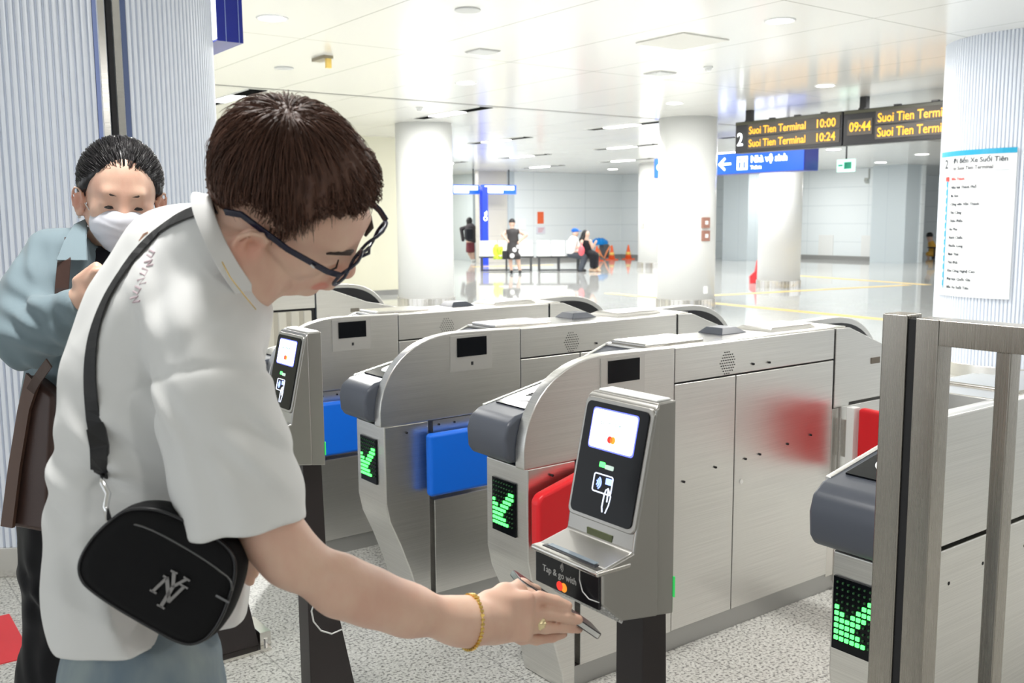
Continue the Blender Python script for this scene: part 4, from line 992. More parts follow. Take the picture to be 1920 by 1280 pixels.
# ------------------------------------------------------------------ THE YOUNG MAN in the white t-shirt
MANP = np.array(P(250, 1000, 1.32)); MANP[2] = 0
man = empty('person', MANP, 'young man in white t-shirt and glasses leaning forward, holding a phone to the kiosk', 'person')
HL = cv(.50, .45, .74); HF = cv(.75, -.63, .18); MR = frame(HL, HF)
HC = P(541, 377, 1.28)
sk = SDF(.02)
TH = head_sdf(sk, HC, MR, 1.0, fs=1.075)
sk.chain([(TH(0, -.035, -.03), .058), (P(460, 468, 1.29), .051), (P(432, 540, 1.32), .044)], k=.03)
sk.cone(TH(0, .02, -.07), P(455, 520, 1.28), .035, .048, k=.03)
# torso under the shirt (kept inside it), and pelvis
sk.chain([(P(420, 560, 1.35), .05), (P(345, 700, 1.38), .070), (P(300, 900, 1.39), .075), (P(270, 1120, 1.38), .075)], k=.03, flat=(FW, 1.2))
sk.cone(P(408, 650, 1.25), P(365, 640, 1.47), .045, .042, k=.03)
# right arm: shoulder, elbow, wrist
ARM = [K(405, 665, 1.23, 58), K(455, 860, 1.20, 56), K(510, 1000, 1.20, 50), K(546, 1046, 1.205, 46), K(640, 1099, 1.235, 49), K(700, 1121, 1.26, 45), K(763, 1143, 1.285, 41), K(858, 1164, 1.33, 36), K(890, 1166, 1.345, 35.5)]
sk.chain(ARM, k=.03, flat=None)
# hand: palm and five fingers
dh = 1.40
sk.box(P(950, 1155, 1.385), (px(52, dh), px(47, dh), .0135), np.stack([cv(.985, -.05, .25)/np.linalg.norm(cv(.985, -.05, .25)), cv(.05, 1, 0)/np.linalg.norm(cv(.05, 1, 0)), cv(-.25, 0, .97)/np.linalg.norm(cv(-.25, 0, .97))]), rnd=.012, k=.022)
sk.chain([K(885, 1165, 1.345, 40), K(925, 1165, 1.372, 36)], k=.02)
FN = [[K(985, 1128, 1.405, 15), K(1012, 1120, 1.425, 12.5), K(1042, 1127, 1.435, 11.5), K(1064, 1136, 1.44, 10)],
      [K(992, 1152, 1.405, 15), K(1025, 1150, 1.425, 12.5), K(1060, 1156, 1.435, 11.5), K(1084, 1162, 1.445, 10)],
      [K(990, 1172, 1.41, 14), K(1022, 1176, 1.43, 12), K(1056, 1175, 1.445, 11), K(1084, 1178, 1.455, 9.5)],
      [K(978, 1192, 1.42, 13), K(1005, 1198, 1.445, 11), K(1035, 1194, 1.462, 10), K(1056, 1188, 1.47, 8.5)]]
for f_ in FN: sk.chain(f_, k=.0035)
for f_ in FN: sk.cone(P(930, 1160, 1.385), f_[0][0], .016, f_[0][1], k=.012)
sk.chain([K(905, 1140, 1.37, 20), K(945, 1112, 1.40, 17), K(978, 1100, 1.44, 14), K(1005, 1106, 1.468, 11)], k=.012)   # thumb over the top of the phone, from the side of the palm
# left arm, mostly behind the bag and body
sk.chain([(P(365, 640, 1.48), .042), (P(365, 800, 1.49), .040), (P(395, 960, 1.46), .040), (P(425, 1030, 1.40), .031), (P(442, 1050, 1.37), .027)], k=.03)
sk.ell(P(455, 1058, 1.35), (.030, .030, .020), k=.02)
for i, (x1, y1, x2, y2) in enumerate([(462, 1036, 474, 1046), (466, 1050, 480, 1060), (464, 1066, 477, 1075), (458, 1080, 469, 1090)]):
    sk.chain([K(448, 1048+i*8, 1.345, 10), K(x1, y1, 1.33, 9.5), K(x2, y2, 1.32, 9)], k=.004)
sk.chain([K(446, 1040, 1.34, 10), K(452, 1022, 1.32, 9), K(462, 1018, 1.31, 8)], k=.005)
body = sk.build('body', .0027, SKIN, man, tint=lip_tint(TH), sm=2)

# eyebrows, eyes
HAIRM = hair_mat('brown_hair', (.095, .045, .030), .5)
TF = lambda x, y, z: TH(x*1.06, y*1.045, z*1.06)
for x_ in (0, 1):
    x = -1 if x_ == 0 else 1
    MB().tube([TF(.016*x, .0945, .021), TF(.028*x, .0930, .0265), TF(.040*x, .083, .027), TF(.048*x, .074, .022)], [.002, .0042, .0038, .0014], 6).build('eyebrow', mat('brow_dark', (.05, .032, .026), .7), body, smooth=True, world=True)
    MB().tube([TF(.018*x, .0885, -.004), TF(.027*x, .0925, -.008), TF(.036*x, .0895, -.008), TF(.043*x, .081, -.005)], [.0009, .0016, .0016, .001], 5).build('eyelashes', mat('lash_dark', (.03, .02, .018), .6), body, smooth=True, world=True)
# nails of the seen fingers
# hair cap (soft under-volume) and strands
HLX = [-.12, -.075, -.045, -.036, .006, .012, .024, .034, .055, .075, .12]; HLZ = [-.072, -.066, .004, .032, .034, .006, .008, .060, .084, .090, .094]
def hairline(x, y):                      # lowest height of the hair at side x, front-back y
    ax = abs(x)
    return float(np.interp(y, HLX, HLZ))
def hair_region_man(p): return p[2] > hairline(p[0], p[1])+.002
hs = SDF(.015)
hs.ell(TH(0, -.014, .040), np.array([.0795, .100, .092]), MR)
hs.ell(TH(0, .024, .066), np.array([.067, .061, .056]), MR, k=.04)
hs.ell(TH(0, -.050, .0), np.array([.066, .056, .072]), MR, k=.03)
def hair_cut(X, d):
    near = np.abs(d) < .05; o = d.copy()
    if not near.any(): return o
    r_ = X[near]-TH(0, 0, 0); lx, ly, lz = r_@MR[0], r_@MR[1], r_@MR[2]
    hl = np.interp(ly, HLX, np.array(HLZ)-.004)
    g = (hl-lz)*.55; kk = .012; dd = o[near]; h = np.maximum(kk-np.abs(dd-g), 0)/kk; o[near] = np.maximum(dd, g)+h*h*kk*.25; return o
hs.mods.append(hair_cut)
hcap_noise_dir = MR
def hair_noise(X, d):
    near = np.abs(d) < .03
    if not near.any(): return d
    r_ = (X[near]-TH(0, -.03, .03)); lx, ly, lz = r_@MR[0], r_@MR[1], r_@MR[2]; th_ = np.arctan2(lx, ly+.0); o = np.zeros(len(X))
    o[near] = .0022*np.sin(th_*34+8*lz/.1)+.0016*np.sin(th_*71+14*np.sin(lz*40)) ; return d-o
hs.mods.append(hair_noise)
hcap = hs.build('hair', .0035, HAIRM, man, sm=1, tint=lambda V: np.repeat((1.0+.35*np.sin(((V-TH(0, 0, 0))@MR[0])*400)[:, None]*.3), 3, 1))
def man_len(p): return min(.050, max(.006, (p[2]-hairline(p[0], p[1]))*.8))
hair_strands('hair_strands', TH, MR, (0, -.55, 1), ((0, -.014, .040), (.078, .0985, .0905)), hair_region_man, 6500, man_len, HAIRM, hcap, seed=3, wob=.004, base_r=.00055)
hair_strands('fringe_strands', TH, MR, (0, -.55, 1), ((0, .024, .066), (.066, .060, .055)), lambda p: p[1] > .03 and p[2] > .088, 1500, lambda p: max(.008, (p[2]-.086)*.9), HAIRM, hcap, seed=5, wob=.004, base_r=.0006)

# glasses
gl = MB(); BR = mat('glasses_frame', (.008, .009, .03), .2)
def lens_ring(x):
    pts = []
    for a_ in np.linspace(0, 2*PI, 29)[:-1]:
        c_, s_ = math.cos(a_), math.sin(a_); pts.append(TH(x*.0350+.0275*math.copysign(abs(c_)**.55, c_), .112-.006*abs(c_), .012+.0180*math.copysign(abs(s_)**.6, s_)))
    return pts
gt = None
lr = [lens_ring(-1), lens_ring(1)]
g0 = MB(); g0.tube(lr[0]+[lr[0][0]], .0024, 6); g0.tube(lr[1]+[lr[1][0]], .0024, 6); g0.tube([TH(-.010, .112, .018), TH(0, .116, .020), TH(.010, .112, .018)], .0022, 6)
GF = empty('glasses', TH(0, .115, 0), 'dark rectangular glasses worn by the young man', 'glasses')
fr_ = g0.build('frame', BR, GF, smooth=True, world=True)
GLS = mat('lens_glass', (1, 1, 1), .02); GLS.node_tree.nodes['Principled BSDF'].inputs['Transmission Weight'].default_value = 1; GLS.node_tree.nodes['Principled BSDF'].inputs['IOR'].default_value = 1.03
for i_ in (0, 1):
    MB().add(lr[i_], [tuple(range(28))]).build('lens', GLS, GF, world=True)
    x = -1 if i_ == 0 else 1
    MB().strap([TH(.063*x, .107, .023), TH(.071*x, .092, .022), TH(.080*x, .04, .018), TH(.085*x, .0, .021), TH(.0865*x, -.024, .021), TH(.084*x, -.042, .004)], [MR[0]*x]*6, .0092, .0034).build('temple', BR, GF, world=True, bevel=.0008)
    MB().obox(TH(.0775*x, .075, .0205), MR[0]*.0012*x+0*MR[1], MR[1]*.003, MR[2]*.0018).build('temple_mark', CHROME, GF, world=True)
print('man body', len(body.data.vertices))

# shirt
TEE = cloth_mat('white_cotton', (.80, .805, .80), vcol=True)
DX, DY = cv(1, 0, 0), cv(0, 1, 0)
sh = SDF(.05)
sh.chain([K(408, 505, 1.34, 78), K(355, 575, 1.36, 110)], k=.05, flat=(FW, 1.5))
sh.chain([K(350, 560, 1.37, 108), K(318, 680, 1.38, 145), K(300, 800, 1.385, 158), K(292, 930, 1.385, 165), K(282, 1050, 1.38, 163), K(277, 1150, 1.37, 158), K(277, 1300, 1.36, 156)], k=.05, flat=(FW, 1.12))
sh.chain([K(402, 457, 1.37, 80), K(335, 495, 1.40, 98), K(268, 590, 1.40, 92), K(235, 700, 1.39, 105)], k=.04)
sh.cone(P(405, 600, 1.26), P(330, 560, 1.50), px(88, 1.26), px(78, 1.5), k=.06)
sh.cone(P(440, 545, 1.30), P(410, 720, 1.33), .042, .05, k=.05)
# collar, rising round the neck
sh.chain([(P(405, 480, 1.31), .070), (P(428, 462, 1.295), .069)], k=.025)
# right sleeve
sh.chain([K(385, 650, 1.225, 94), K(405, 760, 1.21, 101), K(441, 900, 1.195, 110), K(470, 1040, 1.19, 118)], k=.03)
# left sleeve on the far side
sh.chain([(P(350, 610, 1.50), .075), (P(362, 850, 1.50), .085)], k=.04)
ncol = (P(470, 436, 1.27)-P(405, 475, 1.31)); ncol /= np.linalg.norm(ncol)
CN = P(449, 462, 1.29)
nk = cv(.80, .50, .02)+0
# neckline plane: from the nape at (410, 378) to the throat at (484, 556)
pa, pb = P(406, 372, 1.30), P(485, 558, 1.26); tdir = (pb-pa)/np.linalg.norm(pb-pa); nrm = np.cross(tdir, FW); nrm /= np.linalg.norm(nrm)
if nrm@DX < 0: nrm = -nrm
sh.cut((pa+pb)/2, nrm, near=((pa+pb)/2+nrm*.02, .16), k=.004)
sh.cone((pa+pb)/2+nrm*.045, (pa+pb)/2+nrm*.10, .060, .064, k=.004, sub=True)
# sleeve hem
ha, hb = P(334, 1003, 1.19), P(572, 975, 1.19); hd_ = (hb-ha)/np.linalg.norm(hb-ha); hn = np.cross(hd_, FW); hn = -hn if hn@DY > 0 else hn; hn /= np.linalg.norm(hn)
sh.cut((ha+hb)/2, hn, near=((ha+hb)/2+hn*.08, .19), k=.003)
sh.cone(P(458, 950, 1.195), P(466, 1060, 1.19), .050, .070, k=.003, sub=True)
# body hem
sh.cut(P(250, 1178, 1.37), cv(.04, -1, 0), k=.006); sh.cut(P(112, 1118, 1.37), cv(-.80, -.60, 0), near=(P(60, 1180, 1.35), .14), k=.02)
sh.cone(P(275, 1150, 1.37), P(275, 1320, 1.37), .080, .110, k=.004, sub=True)
AL = lambda x, y: (cv(x, y, 0)/math.hypot(x, y))
sh.mods.append(folds([
    (P(215, 870, 1.24), AL(.45, .90), AL(.90, -.45), .075, .0075, (.05, .10, .3)),
    (P(120, 900, 1.30), AL(.15, .98), AL(.98, -.15), .080, .004, (.10, .10, .3)),
    (P(350, 780, 1.22), AL(.90, .40), AL(-.40, .90), .050, .0050, (.04, .16, .2)),
    (P(470, 880, 1.10), AL(.80, .55), AL(-.45, .85), .050, .0028, (.09, .16, .2)),
    (P(505, 800, 1.15), AL(.55, .80), AL(.8, -.55), .045, .0035, (.06, .05, .2)),
    (P(310, 640, 1.22), AL(.92, .35), AL(-.35, .92), .060, .0014, (.06, .12, .2)),
    (P(190, 1080, 1.24), AL(.97, .15), AL(-.15, .97), .080, .0022, (.14, .10, .3)),
    (P(455, 560, 1.22), AL(.85, -.45), AL(.45, .85), .030, .0012, (.03, .08, .2)),
    (P(250, 960, 1.2), AL(.2, .98), AL(.98, -.2), .055, .0055, (.05, .09, .3)),
]))
# armhole seam: thin groove
sa = [P(235, 735, 1.22), P(300, 705, 1.16), P(360, 690, 1.13), P(410, 690, 1.12), P(470, 700, 1.14)]
def seam_mod(X, d):
    near = np.abs(d) < .02
    if not near.any(): return d
    Y = X[near]; m_ = np.full(len(Y), 9.)
    for a_, b_ in zip(sa[:-1], sa[1:]):
        ra, rb = (a_-CAM)/np.linalg.norm(a_-CAM), (b_-CAM)/np.linalg.norm(b_-CAM)
        ab = b_-a_; axis = FW; Yp = Y-a_; Yp = Yp-np.outer(Yp@axis, axis); abp = ab-axis*(ab@axis); t_ = np.clip(Yp@abp/(abp@abp), 0, 1); m_ = np.minimum(m_, np.linalg.norm(Yp-t_[:, None]*abp, axis=1))
    m_ = np.where((Y-CAM)@FW > 1.27, 9., m_)
    o = np.zeros(len(X)); o[near] = .0035*np.exp(-(m_/.005)**2); return d+o
sh.mods.append(seam_mod)
PR = []
random.seed(11)
for i in range(13): PR.append((258+i*2.6-(i % 3)*6, 562-i*7.2, 5+random.random()*3, i))
def shirt_tint(V):
    c = np.ones((len(V), 3)); q = V-CAM; dz = q@FW; X = 960+FOC*(q@RT)/dz; Y = 640-FOC*(q@UP)/dz
    return c
NA = (pb-pa)/2; na = np.linalg.norm(NA)*.93; NU = NA/np.linalg.norm(NA); NV = np.cross(nrm, NU); NC = (pa+pb)/2-nrm*.002
rg_ = []
for i in range(49):
    a_ = 2*PI*i/48; dr = NU*math.cos(a_)*na+NV*math.sin(a_)*.068; e_ = dr/np.linalg.norm(dr)
    rg_.append([NC+dr*1.0-e_*.003+nrm*.007, NC+dr*1.0+e_*.0015+nrm*.007, NC+dr*1.13+e_*.008-nrm*.014, NC+dr*1.13-nrm*.014])
tee = sh.build('t_shirt', .0042, TEE, man, sm=2)
MB().loft(rg_, cap=False).build('ribbed_collar', cloth_mat('white_rib', (.80, .805, .80)), tee, world=True, bevel=.0012)
def on_shirt(x, y, d0, off):
    p = P(x, y, d0); r_ = (p-CAM)/np.linalg.norm(p-CAM); ts = np.arange(-.25, .30, .003); d = sh.ev(p+ts[:, None]*r_); ins = np.where(d < 0)[0]
    return p+r_*(ts[ins[0]]-off) if len(ins) else p
PRM = mat('faded_print', (.60, .48, .52), .7); PRO = mat('orange_print', (.75, .42, .28), .7)
rs = np.random.RandomState(4)
for k in range(6):
    cx, cy = 242+k*6.5, 562-k*17
    pts_ = [(cx+6, cy-8), (cx+16, cy-3), (cx+11, cy+6), (cx+2, cy+1)] if k % 2 else [(cx+3, cy-2), (cx+17, cy-6), (cx+8, cy+5), (cx+20, cy+2)]
    MB().tube([on_shirt(x, y, 1.25, .0008) for x, y in pts_], .0018, 5).build('back_print', PRM, tee, world=True)
for pts_ in ([(262, 452), (270, 440), (278, 436)], [(266, 462), (273, 450), (281, 446)]):
    MB().tube([on_shirt(x, y, 1.3, .0008) for x, y in pts_], .0020, 5).build('back_print', PRO, tee, world=True)
# jeans
DEN = noise_bump(mat('washed_denim', (.10, .16, .26), .8), (9, 9, 3.5), .0, .001, 4, colmix=((.045, .10, .19), (.34, .40, .40)))
je = SDF(.05)
je.chain([(P(262, 1130, 1.38), .085), (P(258, 1250, 1.375), .102)], k=.04, flat=(FW, 1.2))
FTR = np.array(P(300, 1000, 1.28)); FTL = np.array(P(215, 1000, 1.50))
hipR, hipL = P(290, 1265, 1.335), P(240, 1260, 1.47)
kneeR, kneeL = np.array([hipR[0]+.06, hipR[1]+.0, .48]), np.array([hipL[0]+.0, hipL[1]+.0, .48])
anR, anL = kneeR+np.array([-.05, -.04, -.39]), kneeL+np.array([-.08, -.03, -.39])
je.chain([(hipR, .088), (kneeR, .070), (anR, .062)], k=.05); je.chain([(hipL, .098), (kneeL, .070), (anL, .062)], k=.05)
je.mods.append(folds([(P(330, 1240, 1.18), AL(.3, .95), AL(.95, -.3), .05, .004, (.08, .2, .3)), (kneeR, np.array([0, 0, 1.]), np.array([1., 0, 0]), .05, .005, (.12, .2, .2)), (kneeL, np.array([0, 0, 1.]), np.array([1., 0, 0]), .05, .005, (.12, .2, .2))]))
jeans = je.build('jeans', .008, DEN, man, sm=2)
SHOE = mat('white_shoe', (.6, .6, .6), .5)
def shoe(an, fwd, parent, m=SHOE, L_=.27, nm='shoe'):
    f_ = np.array([fwd[0], fwd[1], 0]); f_ /= np.linalg.norm(f_); s_ = SDF(.03)
    s_.ell(np.array([an[0], an[1], .055])-f_*.02, (.042, .042, .05)); s_.ell(np.array([an[0], an[1], .042])+f_*.10, (.046, .046, .036)); s_.cone(np.array([an[0], an[1], .045])-f_*.04, np.array([an[0], an[1], .036])+f_*.14, .037, .034)
    s_.cut((0, 0, .002), (0, 0, -1)); return s_.build(nm, .007, m, parent)
shoe(anR, RT, man); shoe(anL, RT, man)
# pocket seam on the jeans
# bracelet, ring, necklace
bt = sk
def ring_around(c, axis, ra, rb, up, r, n, name, m, parent, lumps=0, lr=0):
    axis = axis/np.linalg.norm(axis); u = up-axis*(up@axis); u /= np.linalg.norm(u); v = np.cross(axis, u)
    pts = [c+u*ra*math.cos(2*PI*i/n)+v*rb*math.sin(2*PI*i/n) for i in range(n)]
    mb = MB(); mb.tube(pts+[pts[0]], r, 6)
    o = mb.build(name, m, parent, smooth=True, world=True)
    return o, pts
wc = P(880, 1166, 1.342); wax = P(905, 1162, 1.352)-P(855, 1168, 1.33)
br_ = empty('bracelet', wc, 'thin gold chain bracelet on the young man’s wrist', 'bracelet')
o_, pts = ring_around(wc, wax+DX*.0+DY*-.004, .0372, .0362, UP, .0013, 40, 'chain', GOLD, br_)
lk = MB()
for i, q in enumerate(pts):
    if i % 1 == 0:
        a_ = pts[(i+1) % 40]-q; a_ /= np.linalg.norm(a_); rr_ = np.cross(a_, wax/np.linalg.norm(wax)); lk.obox(q, a_*.0016, rr_*.0019*(1.3 if i in (0, 1, 2, 38, 39) else 1), wax/np.linalg.norm(wax)*.0026*(1.5 if i in (0, 1, 2, 38, 39) else 1))
lk.build('links', GOLD, br_, world=True)
rc = P(1011, 1163, 1.425); rax = P(1040, 1164, 1.435)-P(992, 1160, 1.41)
rg = empty('ring', rc, 'chunky gold ring on a finger of the outstretched hand', 'ring')
ring_around(rc, rax, .0112, .0112, UP, .0030, 24, 'band', GOLD, rg)
sx = SDF(.002); sx.ell(rc-FW*.0115, (.0085, .0085, .0075)); 
for i in range(9): sx.ell(rc-FW*.0145+RT*.0072*math.cos(i*.7)+UP*.0072*math.sin(i*.7), (.0032, .0032, .0032))
sx.build('flower_top', .0008, noise_bump(mat('gold_stone', (.9, .75, .45), .2, .8), (900, 900, 900), .3, .001, 2), rg, sm=1, margin=.004)
# phone, gripped between thumb and fingers, seen along its edge
pa_, pb_ = P(968, 1083, 1.455), P(1116, 1184, 1.475)
ph = empty('mobile_phone', (pa_+pb_)/2, 'dark mobile phone with silver edges held edge-on under the kiosk tray', 'phone')
pl = (pb_-pa_)/np.linalg.norm(pb_-pa_); pw = cv(.06, -.17, .98); pw -= pl*(pw@pl); pw /= np.linalg.norm(pw); pt = np.cross(pl, pw)
if pt@UP < 0: pt = -pt
pc_ = (pa_+pb_)/2+pw*.006
def pface(hl, hw, r, o1, o2): return [[pc_+pl*x+pw*y+pt*o for x, y in rrect(hl, hw, r)] for o in (o1, o2)]
MB().loft(pface(.077, .036, .010, -.0050, .0050)).build('case', mat('phone_case', (.03, .025, .03), .25), ph, world=True, bevel=.001)
MB().loft(pface(.0775, .0365, .010, -.0034, .0034)).build('metal_band', CHROME, ph, world=True)
MB().loft(pface(.070, .033, .006, .0043, .0047)).build('screen', BLACKG, ph, world=True)
MB().obox(pc_-pl*.050-pw*.018-pt*.0055, pl*.018, pw*.012, pt*.0015).build('camera_bump', CHROME, ph, world=True, bevel=.001)
# silver top end seen beyond the hand
# necklace and zip on the collar
nkp = [P(402, 408, 1.26), P(399, 440, 1.222), P(408, 475, 1.205), P(432, 520, 1.20), P(460, 556, 1.205), P(480, 580, 1.225)]
t = MB().tube(nkp, .0007, 6).build('necklace', GOLD, smooth=True); setp(t, 'fine gold chain lying along the collar of the white t-shirt', 'necklace')

# crossbody bag
BAGM = noise_bump(mat('black_nylon', (.006, .006, .007), .75, spec=.2), (1400, 1400, 1400), .4, .0004, 2)
BAGL = mat('black_leather_trim', (.010, .010, .012), .3)
bgc = P(322, 1072, 1.168)
bag = empty('crossbody_bag', bgc, 'small black crossbody bag with silver monogram hanging at the young man’s hip', 'bag')
bu = P(430, 1140, 1.12)-P(228, 1030, 1.12); bu /= np.linalg.norm(bu)          # along the bag, tilted down to the right
bv = UP-bu*(UP@bu); bv /= np.linalg.norm(bv); bw = np.cross(bu, bv); bw = bw if bw@FW > 0 else -bw
def bagp(u, v, w_): u, v = u*1.09, v*1.07; return bgc+bu*px(u, 1.164)+bv*px(v, 1.164)+bw*w_
OPX = [(236, 950), (262, 940), (305, 940), (352, 957), (408, 986), (443, 1010), (460, 1035), (461, 1068), (450, 1110), (432, 1155), (408, 1188), (380, 1201), (350, 1196), (290, 1163), (230, 1128), (186, 1098), (165, 1078), (159, 1050), (170, 1020), (196, 985)]
_ba = math.atan2(1140-1030, 430-228)
outl = [(((x-322)*math.cos(_ba)+(y-1072)*math.sin(_ba))/1.09, ((x-322)*math.sin(_ba)-(y-1072)*math.cos(_ba))/1.07) for x, y in OPX][::-1]
def smooth_loop(pts, n=4):
    pts = np.array(pts, float)
    for _ in range(n-1):
        q = np.roll(pts, -1, 0); pts = np.stack([pts*.75+q*.25, pts*.25+q*.75], 1).reshape(-1, 2)
    return pts
ol = smooth_loop(outl, 3)
cen = ol.mean(0)
rings = [[bagp(*(cen+(p-cen)*s_), w_) for p in ol] for s_, w_ in ((.80, -.034), (.93, -.030), (.99, -.018), (1.0, 0), (.99, .018), (.93, .030), (.8, .034))]
MB().loft(rings[::-1]).build('bag_body', BAGM, bag, world=True, smooth=True)
MB().tube([bagp(*(cen+(p-cen)*.955), -.029) for p in ol]+[bagp(*(cen+(ol[0]-cen)*.955), -.029)], .0022, 6).build('piping', BAGL, bag, world=True, smooth=True)
zp = [(-118, 18), (-100, 50), (-70, 66), (30, 66), (95, 58), (112, 44), (118, 8)]
MB().tube([bagp(x, y, -.0335 if abs(x) < 85 else -.031) for x, y in smooth_loop(zp, 3)[:-8]], .0016, 6).build('zip', mat('zip_dark', (.12, .12, .12), .3, .8), bag, world=True, smooth=True)
MB().obox(bagp(106, 20, -.034), bu*.009, bv*.0014, bw*.001).build('zip_pull', mat('zip_steel', (.15, .15, .15), .4, 1), bag, world=True)
MB().obox(bagp(-122, 2, -.026), (bu*.25+bv)*.014, bu*.002, bw*.001).build('zip_pull', mat('zip_brass', (.6, .5, .3), .3, 1), bag, world=True)
# monogram: interlocked N and Y
mo = MB()
def stroke(pts, w1):
    for (x0, y0), (x1, y1) in zip(pts[:-1], pts[1:]):
        a_, b_ = bagp(22+x0, -8+y0, -.0365), bagp(22+x1, -8+y1, -.0365); d_ = b_-a_; d_ /= np.linalg.norm(d_); s_ = np.cross(d_, bw); mo.obox((a_+b_)/2, (b_-a_)/2+d_*.0008, s_*w1, bw*.0012)
stroke([(-24, -16), (-14, 16)], .0018); stroke([(-14, 16), (8, -18)], .0023); stroke([(8, -18), (18, 16)], .0018)
stroke([(-28, -16), (-18, -16)], .0011); stroke([(12, 17), (24, 17)], .0011); stroke([(-20, 16), (-12, 16)], .0011)
stroke([(-8, 30), (2, 8)], .0022); stroke([(16, 30), (2, 8)], .0017); stroke([(2, 8), (0, -32)], .0022)
stroke([(-13, 30), (-3, 31)], .0011); stroke([(11, 31), (21, 30)], .0011); stroke([(-6, -32), (6, -32)], .0011)
mo.build('monogram', mat('pewter', (.20, .19, .18), .35, 1.), bag, world=True)
# strap over the back, following the shirt
SP = [(P(196, 945, 1.165)), P(193, 890, 1.165), P(182, 800, 1.175), P(173, 720, 1.185), P(178, 640, 1.195), P(200, 570, 1.20), P(235, 510, 1.215), P(275, 460, 1.235), P(315, 425, 1.26), P(355, 404, 1.29), P(395, 394, 1.32), P(410, 400, 1.37)]
def snap(pts, off=.004):                # push strap points just clear of the shirt along the viewing side normal
    out = []; nn = []
    for p in pts:
        r_ = (p-CAM)/np.linalg.norm(p-CAM); ts = np.arange(-.22, .30, .004); d = sh.ev(p+ts[:, None]*r_); ins = np.where(d < 0)[0]
        if len(ins):
            q = p+r_*ts[ins[0]]; e = .004; n_ = np.array([sh.ev(np.array([q+np.eye(3)[i]*e]))[0]-sh.ev(np.array([q-np.eye(3)[i]*e]))[0] for i in range(3)]); n_ /= np.linalg.norm(n_); out.append(q+n_*off); nn.append(n_)
        else: out.append(p); nn.append(-r_)
    return out, nn
def dens(pts, n=4):
    pts = np.array(pts); out = []
    for i in range(len(pts)-1):
        p0, p1, p2, p3 = pts[max(i-1, 0)], pts[i], pts[i+1], pts[min(i+2, len(pts)-1)]
        for t_ in np.linspace(0, 1, n, endpoint=False): out.append(.5*((2*p1)+(-p0+p2)*t_+(2*p0-5*p1+4*p2-p3)*t_**2+(-p0+3*p1-3*p2+p3)*t_**3))
    return out+[pts[-1]]
spt, spn = snap(dens(SP[1:], 5), .004)
for _ in range(6): spn = [spn[max(i-1, 0)]+spn[i]+spn[min(i+1, len(spn)-1)] for i in range(len(spn))]; spn = [n_/np.linalg.norm(n_) for n_ in spn]
MB().strap(spt, spn, .021, .002).build('strap', mat('strap_webbing', (.012, .012, .014), .6), bag, world=True)
MB().strap(spt[1:6:2], spn[1:6:2], .024, .0045).build('strap_pad', BAGL, bag, world=True)
MB().tube([spt[0], P(193, 905, 1.172), P(203, 925, 1.168), P(198, 950, 1.16), P(204, 975, 1.16)], .0036, 6).build('snap_hook', CHROME, bag, world=True, smooth=True)
MB().tube([P(440, 1012, 1.18), P(452, 1030, 1.185), P(455, 1048, 1.19), P(448, 1056, 1.19)], .0026, 6).build('snap_hook', CHROME, bag, world=True, smooth=True)

# ------------------------------------------------------------------ THE MASKED PERSON on the left
WP = np.array(P(150, 1000, 2.12)); WP[2] = 0
wo = empty('person', WP, 'person in a face mask and grey-blue jacket looking down behind the young man', 'person')
WR = frame(cv(.88, .0, .46), cv(.42, -.36, -.83)); WC = P(226, 370, 2.13)
ws = SDF(.02); TW = head_sdf(ws, WC, WR, .98, brow=.009)
ws.chain([(TW(0, -.03, -.05), .053), (P(212, 470, 2.19), .054), (P(208, 520, 2.2), .07)], k=.03)
ws.chain([(P(205, 540, 2.21), .085), (P(190, 700, 2.20), .095), (P(180, 880, 2.2), .10)], k=.04)
WA = [K(95, 490, 2.10, 40), K(62, 640, 1.99, 34), K(120, 590, 1.93, 30), K(152, 562, 1.90, 26)]
ws.cone(P(205, 520, 2.2), WA[0][0], .06, .04, k=.04); ws.chain(WA, k=.03)
ws.box(P(180, 536, 1.885), (.034, .040, .012), np.stack([cv(.80, .60, .0), cv(-.6, .8, .0), cv(0, 0, 1)]), rnd=.011, k=.015)
for i, (x, y) in enumerate([(206, 508), (213, 516), (216, 527), (214, 538)]):
    ws.chain([K(192+i*1.5, 517+i*8, 1.88, 8.5), K(x, y, 1.87, 8), K(x+11, y+3, 1.89, 7)], k=.004)
ws.chain([K(168, 528, 1.88, 9), K(180, 510, 1.87, 8), K(194, 506, 1.875, 7)], k=.006)
WB_ = [K(320, 490, 2.24, 40), K(325, 640, 2.12, 34), K(262, 590, 2.0, 28), K(238, 560, 1.95, 24)]
ws.cone(P(215, 520, 2.2), WB_[0][0], .06, .04, k=.04); ws.chain(WB_, k=.03); ws.ell(P(232, 545, 1.93), (.035, .035, .02), k=.02)
for i in range(4): ws.chain([K(226, 535+i*8, 1.925, 8.5), K(216, 533+i*8, 1.91, 8), K(206, 534+i*8, 1.90, 7)], k=.004)
wbody = ws.build('body', .0042, SKINF, wo, tint=lip_tint(TW), sm=2)
for x in (-1, 1):
    MB().tube([TW(.015*x, .0925, .0235), TW(.028*x, .0895, .0265), TW(.042*x, .079, .022)], [.0026, .0038, .0016], 6).build('eyebrow', bpy.data.materials['brow_dark'], wbody, smooth=True, world=True)
    MB().tube([TW(.017*x, .0885, -.002), TW(.027*x, .0925, .000), TW(.036*x, .089, .0), TW(.044*x, .079, -.002)], [.0010, .0022, .0022, .001], 5).build('eyelashes', bpy.data.materials['lash_dark'], wbody, smooth=True, world=True)
for x in (-1, 1):
    MB().tube([TW(.019*x, .0905, -.003), TW(.027*x, .0935, -.0035), TW(.036*x, .0905, -.003), TW(.042*x, .083, -.003)], [.0008, .0026, .0026, .0008], 6).build('eye', mat('eye_dark', (.02, .014, .012), .15), wbody, smooth=True, world=True)
